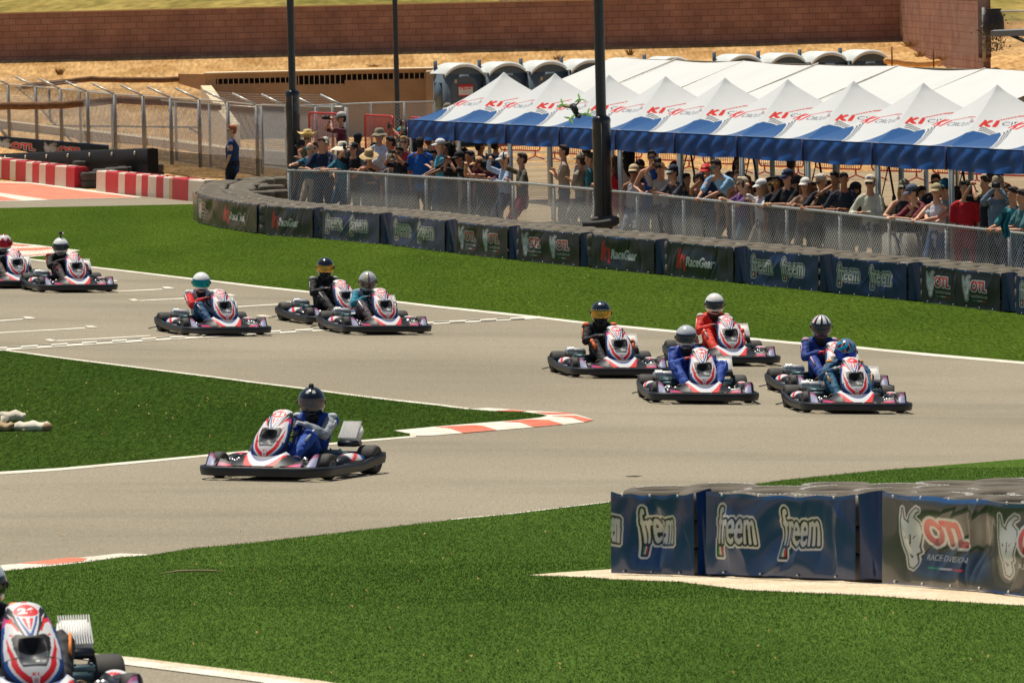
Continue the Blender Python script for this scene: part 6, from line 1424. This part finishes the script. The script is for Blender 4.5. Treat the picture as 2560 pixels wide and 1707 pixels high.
 (2339, 458, .5, -35, 'rest', "blonde woman in pale cap and white tank top", 0, (226, 226, 230), (80, 110, 150), (190, 160, 110), ('cap', (176, 158, 122)), False, 'none', {}),
 (2362, 445, .7, -10, 'rest', "man in teal cap and light grey blue tee by the tent leg", 0, (156, 176, 186), (90, 110, 130), (60, 50, 44), ('cap', (22, 96, 118)), True, 'short', {}),
 (2412, 454, .6, -10, 'stand', "teenager with spiky black hair in red tee and red trousers", 1, (200, 26, 42), (170, 24, 40), (22, 18, 20), None, False, 'short', {}),
 (2462, 440, .5, -70, 'phone', "man with dark tied back hair and blue wristband taking a photo", 1, (22, 22, 26), (30, 32, 40), (66, 46, 34), None, False, 'short', {'pin': (1, BLU)}),
 (2477, 429, 1.0, -20, 'stand', "man in charcoal cap and sunglasses behind the tied back hair man", 1, (44, 44, 50), (40, 44, 54), (40, 30, 28), ('cap', (60, 60, 66)), True, 'short', {}),
 (2491, 420, 1.5, 170, 'stand', "person with big dark hair behind the bucket hat cameraman", 3, (40, 40, 46), (40, 44, 54), (20, 16, 16), None, False, 'short', {'longhair': 'curly'}),
 (2494, 442, .42, -10, 'phone', "cameraman in khaki bucket hat and blue grey sweatshirt", 0, (112, 132, 152), (40, 44, 54), (120, 100, 84), ('bucket', (150, 136, 112)), False, 'long', {'item': 'camera', 'build_': 1.12}),
 (2530, 468, .40, -55, 'rest', "dark haired child hanging turquoise cloth over the fence at the right", 1, (60, 140, 150), (40, 60, 80), (40, 32, 32), None, False, 'short', {'H': 1.6}),
 (2553, 474, .35, -70, 'rest', "brown haired boy cut by the right edge", 1, (70, 120, 126), (40, 60, 80), (60, 44, 36), None, False, 'short', {'H': 1.6}),
]
for P_ in PP:
    x, y, off, yaw, pose, lb, sk, sh_, pa, ha, hat, gl, slv, kw = P_; person(x, y, off, yaw, pose, lb, sk, sh_, pa, ha if ha else (0, 0, 0), hat, gl, slv, **kw)
XT = [(790, 352, "between the navy polo man and the bald man"), (866, 372, "behind the wide cream sun hat"), (936, 352, "left of the khaki bucket hat man"), (962, 372, "below the khaki bucket hat man"), (1064, 366, "right of the bright blue back"), (1086, 372, "left of the turquoise tee woman"), (1156, 366, "above the white swoosh cap"), (1212, 402, "between the tan cap and the black bucket hat"), (1611, 414, "left of the blue jersey"), (1718, 430, "beside the leaning charcoal tee man"), (1822, 424, "right of the pale blue polo"), (1876, 452, "between the curly grey hair and the white ponytail cap"), (1925, 440, "left of the yellow mirrored glasses"), (1990, 436, "right of the navy cap with logos"), (2033, 452, "left of the grey haired man"), (2070, 448, "right of the grey haired man"), (2135, 450, "right of the parted dark hair"), (2305, 462, "right of the maroon tee"), (2386, 462, "left of the red tee teenager"), (2428, 456, "right of the red tee teenager"), (2515, 456, "left of the turquoise cloth child")]
for k, (x, y, l) in enumerate(XT):
    c = [(28, 32, 40), (44, 48, 58), (70, 60, 54), (36, 52, 76), (90, 84, 78), (52, 36, 40)][k % 6]
    person(x, y + 6, 1.0 + .25 * (k % 4), [-30, -60, 10, -85, 40][k % 5], 'stand', "partly hidden person in dull clothes " + l, k % 4, c, (34, 38, 48), [(34, 26, 22), (60, 42, 30), (22, 18, 18)][k % 3], ('cap', (40, 44, 54)) if k % 3 == 1 else None, k % 2 == 0, 'short', longhair=(k % 5 == 3), H=1.68)
# people away from the fence
person(850.5, 279, 0, -70, 'phone', "cameraman in maroon shirt and headphones filming above the crowd", 1, (92, 34, 52), (110, 110, 100), (30, 24, 24), ('cap', (190, 190, 184), (60, 56, 56)), False, 'short', d=139, item='camera', H=2.3, pin=(1, BLU), group="people behind the fence")
person(1117, 257, 0, -30, 'stand', "man in camouflage cap seen above the left end of the first tent", 1, (80, 84, 80), (60, 60, 66), (60, 44, 36), ('cap', (128, 120, 98)), False, 'short', d=146, H=1.8, group="people behind the fence")
person(1092, 281, 0, -30, 'stand', "man in pale khaki cap peeking over the left corner of the first tent", 1, (80, 84, 80), (60, 60, 66), (60, 44, 36), ('cap', (168, 158, 132)), False, 'short', d=146, H=1.8, group="people behind the fence")
person(577, 313, 0, -95, 'hip', "red haired bearded man in navy polo and black trousers walking behind the tyre curve", 0, (28, 58, 104), (22, 26, 34), (166, 92, 50), None, True, 'short', d=148, H=1.85, build_=1.45, group="people behind the fence")
# turquoise cloth
p = PD(2513, 530, 101.6); o = MB(); G = [[Vector((.16 * (i / 7 - .5) * (1 - .3 * j / 9) + .02 * math.sin(j), -.04 * math.sin(i * 1.7 + j * .5), -.42 * j / 9)) for i in range(8)] for j in range(10)]
c = o.grid(G).build("cloth", mat("cloth_teal", lin(30, 170, 190), .8, col2=(.01, .012, .016), vs=5)); c.location = p; tag(c, "turquoise and black cloth hanging over the fence at the right", "cloth")
# cup, tripods/straps, boxes under the tents
for k, (x, y, l) in enumerate(((2105, 560, "grey equipment case beside the young men under the tents"), (2235, 540, "large grey equipment case left of the maroon tee man"), (2250, 512, "pale box on top of the large grey equipment case"), (2130, 575, "low grey case behind the parted hair man"))):
    p = PD(x, y, 108 + k); z = Z(p.x, p.y); t = thing("equipment_case", (p.x + 1.2, p.y - .2, z), R(-60), l, "case"); MB().bbox((0, 0, .45), (.9, .7, .9 + .12 * k), .04).build("body", cm(142, 136, 124, .6), t); MB().bbox((-.46, 0, .65), (.03, .4, .25), .01).build("panel", M_BLK, t)
for k, i in enumerate((4, 5, 6, 7, 8)):
    c = P0 + RE * (TS * i) + RN * .25; o = MB(); o.tube([(0, 0, 2.15), (.10, .0, 1.5), (.28, .05, .6)], .022, 6); o.tube([(.0, .1, 2.1), (-.15, .1, 1.5), (.05, .1, .9)], .012, 5); o.ell((.10, 0, 1.45), (.04, .03, .09), 8, 6)
    b_ = o.build("strap", M_BLK); b_.location = (c.x, c.y, Z(c.x, c.y)); b_.rotation_euler = (0, 0, random.uniform(-.3, .3)); tag(b_, "black ratchet strap hanging from tent leg " + ["over the leaning charcoal tee man", "beside the curly grey haired woman", "beside the white cap woman", "by the trucker cap man", "in front of the teal cap man"][k], "strap", "black straps on the tent legs")
for k, i in enumerate((2, 3, 4, 5, 6, 7)):
    pass
# ---------------------------------------------------------------- drone
p = PD(1437, 277, 58); t = thing("racing_drone", p, 0, "small black racing drone with lime green propellers flying before the tents", "drone"); t.rotation_euler = (R(50), R(-14), R(20)); t.scale = (1.05,) * 3
MB().bbox((0, 0, 0), (.045, .15, .03), .006).build("body", M_BLK, t); MB().bbox((0, .01, .03), (.04, .09, .035), .006).build("battery", cm(40, 44, 52), t); MB().bbox((0, -.085, .02), (.035, .03, .035), .006).build("camera", M_BLK, t)
for sx in (-1, 1):
    for sy in (-1, 1):
        a_ = MB().tube([(0, sy * .03, 0), (sx * .085, sy * .085, 0)], .008, 6).build("arm", M_BLK, t); MB().lathe([(.013, 0), (.014, .02), (.006, .026)], 12, c=(sx * .085, sy * .085, 0)).build("motor", M_SIL, a_)
        pr = MB(); an = random.uniform(0, 3)
        for q in range(3):
            th = an + q * 2.094; u = Vector((cos(th), sin(th), 0)); v_ = Vector((-sin(th), cos(th), 0)); c = Vector((sx * .085, sy * .085, .028)); pr.add([c + v_ * .004, c + u * .025 + v_ * .011, c + u * .060 + v_ * .006, c + u * .062 - v_ * .003, c + u * .025 - v_ * .008 + Vector((0, 0, .004)), c - v_ * .004], [(0, 1, 2, 3, 4, 5)])
        pr.build("propeller", cm(120, 190, 40, .4), a_, False)
# ---------------------------------------------------------------- near turf blades and litter
def pip(Pp, X, Y):
    m = np.zeros(X.shape, bool); k = len(Pp)
    for i in range(k):
        x1, y1 = Pp[i]; x2, y2 = Pp[(i + 1) % k]
        if y1 == y2: continue
        m ^= ((y1 > Y) != (y2 > Y)) & (X < (x2 - x1) * (Y - y1) / (y2 - y1) + x1)
    return m
def blades(name, poly, n, y0, y1, x0, x1, h, wd, excl=None, cols=((.05, .13, .012), (.09, .18, .02), (.20, .20, .05))):
    Wp = [W(*q) for q in poly]; Pp = [(q.x, q.y) for q in Wp]; X = rng.uniform(x0, x1, n); Y = rng.uniform(y0 ** .5, y1 ** .5, n) ** 2; m = pip(Pp, X, Y)
    if excl: E_ = [W(*q) for q in excl]; m &= ~pip([(q.x, q.y) for q in E_], X, Y)
    X, Y = X[m], Y[m]; n = len(X); G_ = np.interp(Y, GY, GG); tl = np.interp(Y, [42, 75, 99, 129], [0, .035, .035, 0]); Zz = CZ - G_ - tl * X + .012
    hh = h * rng.uniform(.5, 1.2, n); dx = rng.normal(0, .45, n) * hh; dy = rng.normal(0, .4, n) * hh; ww = wd * rng.uniform(.7, 1.3, n)
    V = np.zeros((n, 3, 3), np.float32); V[:, 0] = np.stack([X - ww, Y, Zz], 1); V[:, 1] = np.stack([X + ww, Y, Zz], 1); V[:, 2] = np.stack([X + dx, Y + dy, Zz + hh], 1)
    me = bpy.data.meshes.new(name); me.vertices.add(n * 3); me.vertices.foreach_set("co", V.ravel()); me.loops.add(n * 3); me.loops.foreach_set("vertex_index", np.arange(n * 3, dtype=np.int32))
    me.polygons.add(n); me.polygons.foreach_set("loop_start", np.arange(0, n * 3, 3, dtype=np.int32)); me.update(); me.validate()
    ca = me.color_attributes.new("Col", 'FLOAT_COLOR', 'POINT'); c = np.array(cols, np.float32); pk = rng.choice(3, n, p=[.62, .33, .05]); arr = np.ones((n, 3, 4), np.float32); patch = .8 + .35 * (np.sin(X * .9 + Y * .31) * np.sin(Y * .23 - X * .4) * .5 + .5)
    arr[:, :, :3] = (c[pk] * (rng.uniform(.75, 1.2, n) * patch)[:, None])[:, None]; ca.data.foreach_set("color", arr.ravel())
    me.materials.append(mat("grass_blade", vc=True, rough=.8, spec=.05)); o = bpy.data.objects.new(name, me); C.objects.link(o); return tag(o, kind='stuff')
AP = [(1321, 1440), (1400, 1433), (1527, 1425), (1800, 1405), (2230, 1400), (2700, 1430), (2700, 1527), (2560, 1516), (2356, 1504), (1860, 1477), (1700, 1456.6), (1527, 1450), (1474, 1445)]
blades("grass_blades", GCt + GCb, 560000, 34, 62, -6, 7, .010, .0026, AP, cols=((.105, .190, .034), (.120, .215, .038), (.19, .24, .07)))
blades("grass_blades", GB + GBi + GBl, 240000, 58, 92, -9, 3, .011, .0024, cols=((.070, .138, .026), (.080, .152, .029), (.13, .17, .05)))
blades("grass_blades", [(-120, 525), (0, 520.7), (238, 516), (483, 511)] + [(x, y + 2) for x, y in BAR] + GA_low[::-1] + [(-20, 645), (-120, 640)], 300000, 70, 150, -16, 14, .011, .003, cols=((.110, .190, .022), (.125, .205, .024), (.20, .23, .05)))
# dry leaf litter scattered on the turf
lt = MB()
def litter(x, y, s_):
    p = W(x, y); a_ = random.uniform(0, 3); u = Vector((cos(a_), sin(a_), 0)) * s_; v_ = Vector((-sin(a_), cos(a_), 0)) * s_ * random.uniform(.4, .8); p = p + Vector((0, 0, .035)); lt.add([p - u, p - v_ + Vector((0, 0, .01)), p + u, p + v_ + Vector((0, 0, .016))], [(0, 1, 2, 3)])
for _ in range(170):
    x = random.uniform(20, 2540); y = random.uniform(1320, 1700)
    if x < 420 and y > 1380 or (x > 1300 and 1400 < y < 1540): continue
    litter(x, y, random.uniform(.005, .016))
for _ in range(60): litter(random.uniform(20, 900), random.uniform(960, 1110), random.uniform(.01, .02)) if True else None
for _ in range(60):
    x = random.uniform(500, 2540); litter(x, float(np.interp(x, fx, fy)) + random.uniform(5, 110), random.uniform(.01, .02))
tag(lt.build("leaf_litter", cm(206, 170, 100, .9, var=.3, vs=3), None, False), kind='stuff')
p = W(470, 1439); o = MB().tube([(-.22, 0, .02), (-.08, .05, .035), (.05, 0, .04), (.2, .06, .03), (.27, .02, .02)], [.004, .008, .009, .008, .003], 6).build("dry_twig", cm(150, 132, 92)); o.location = p; tag(o, "bent dry twig lying on the turf above the lower left kart", "twig")
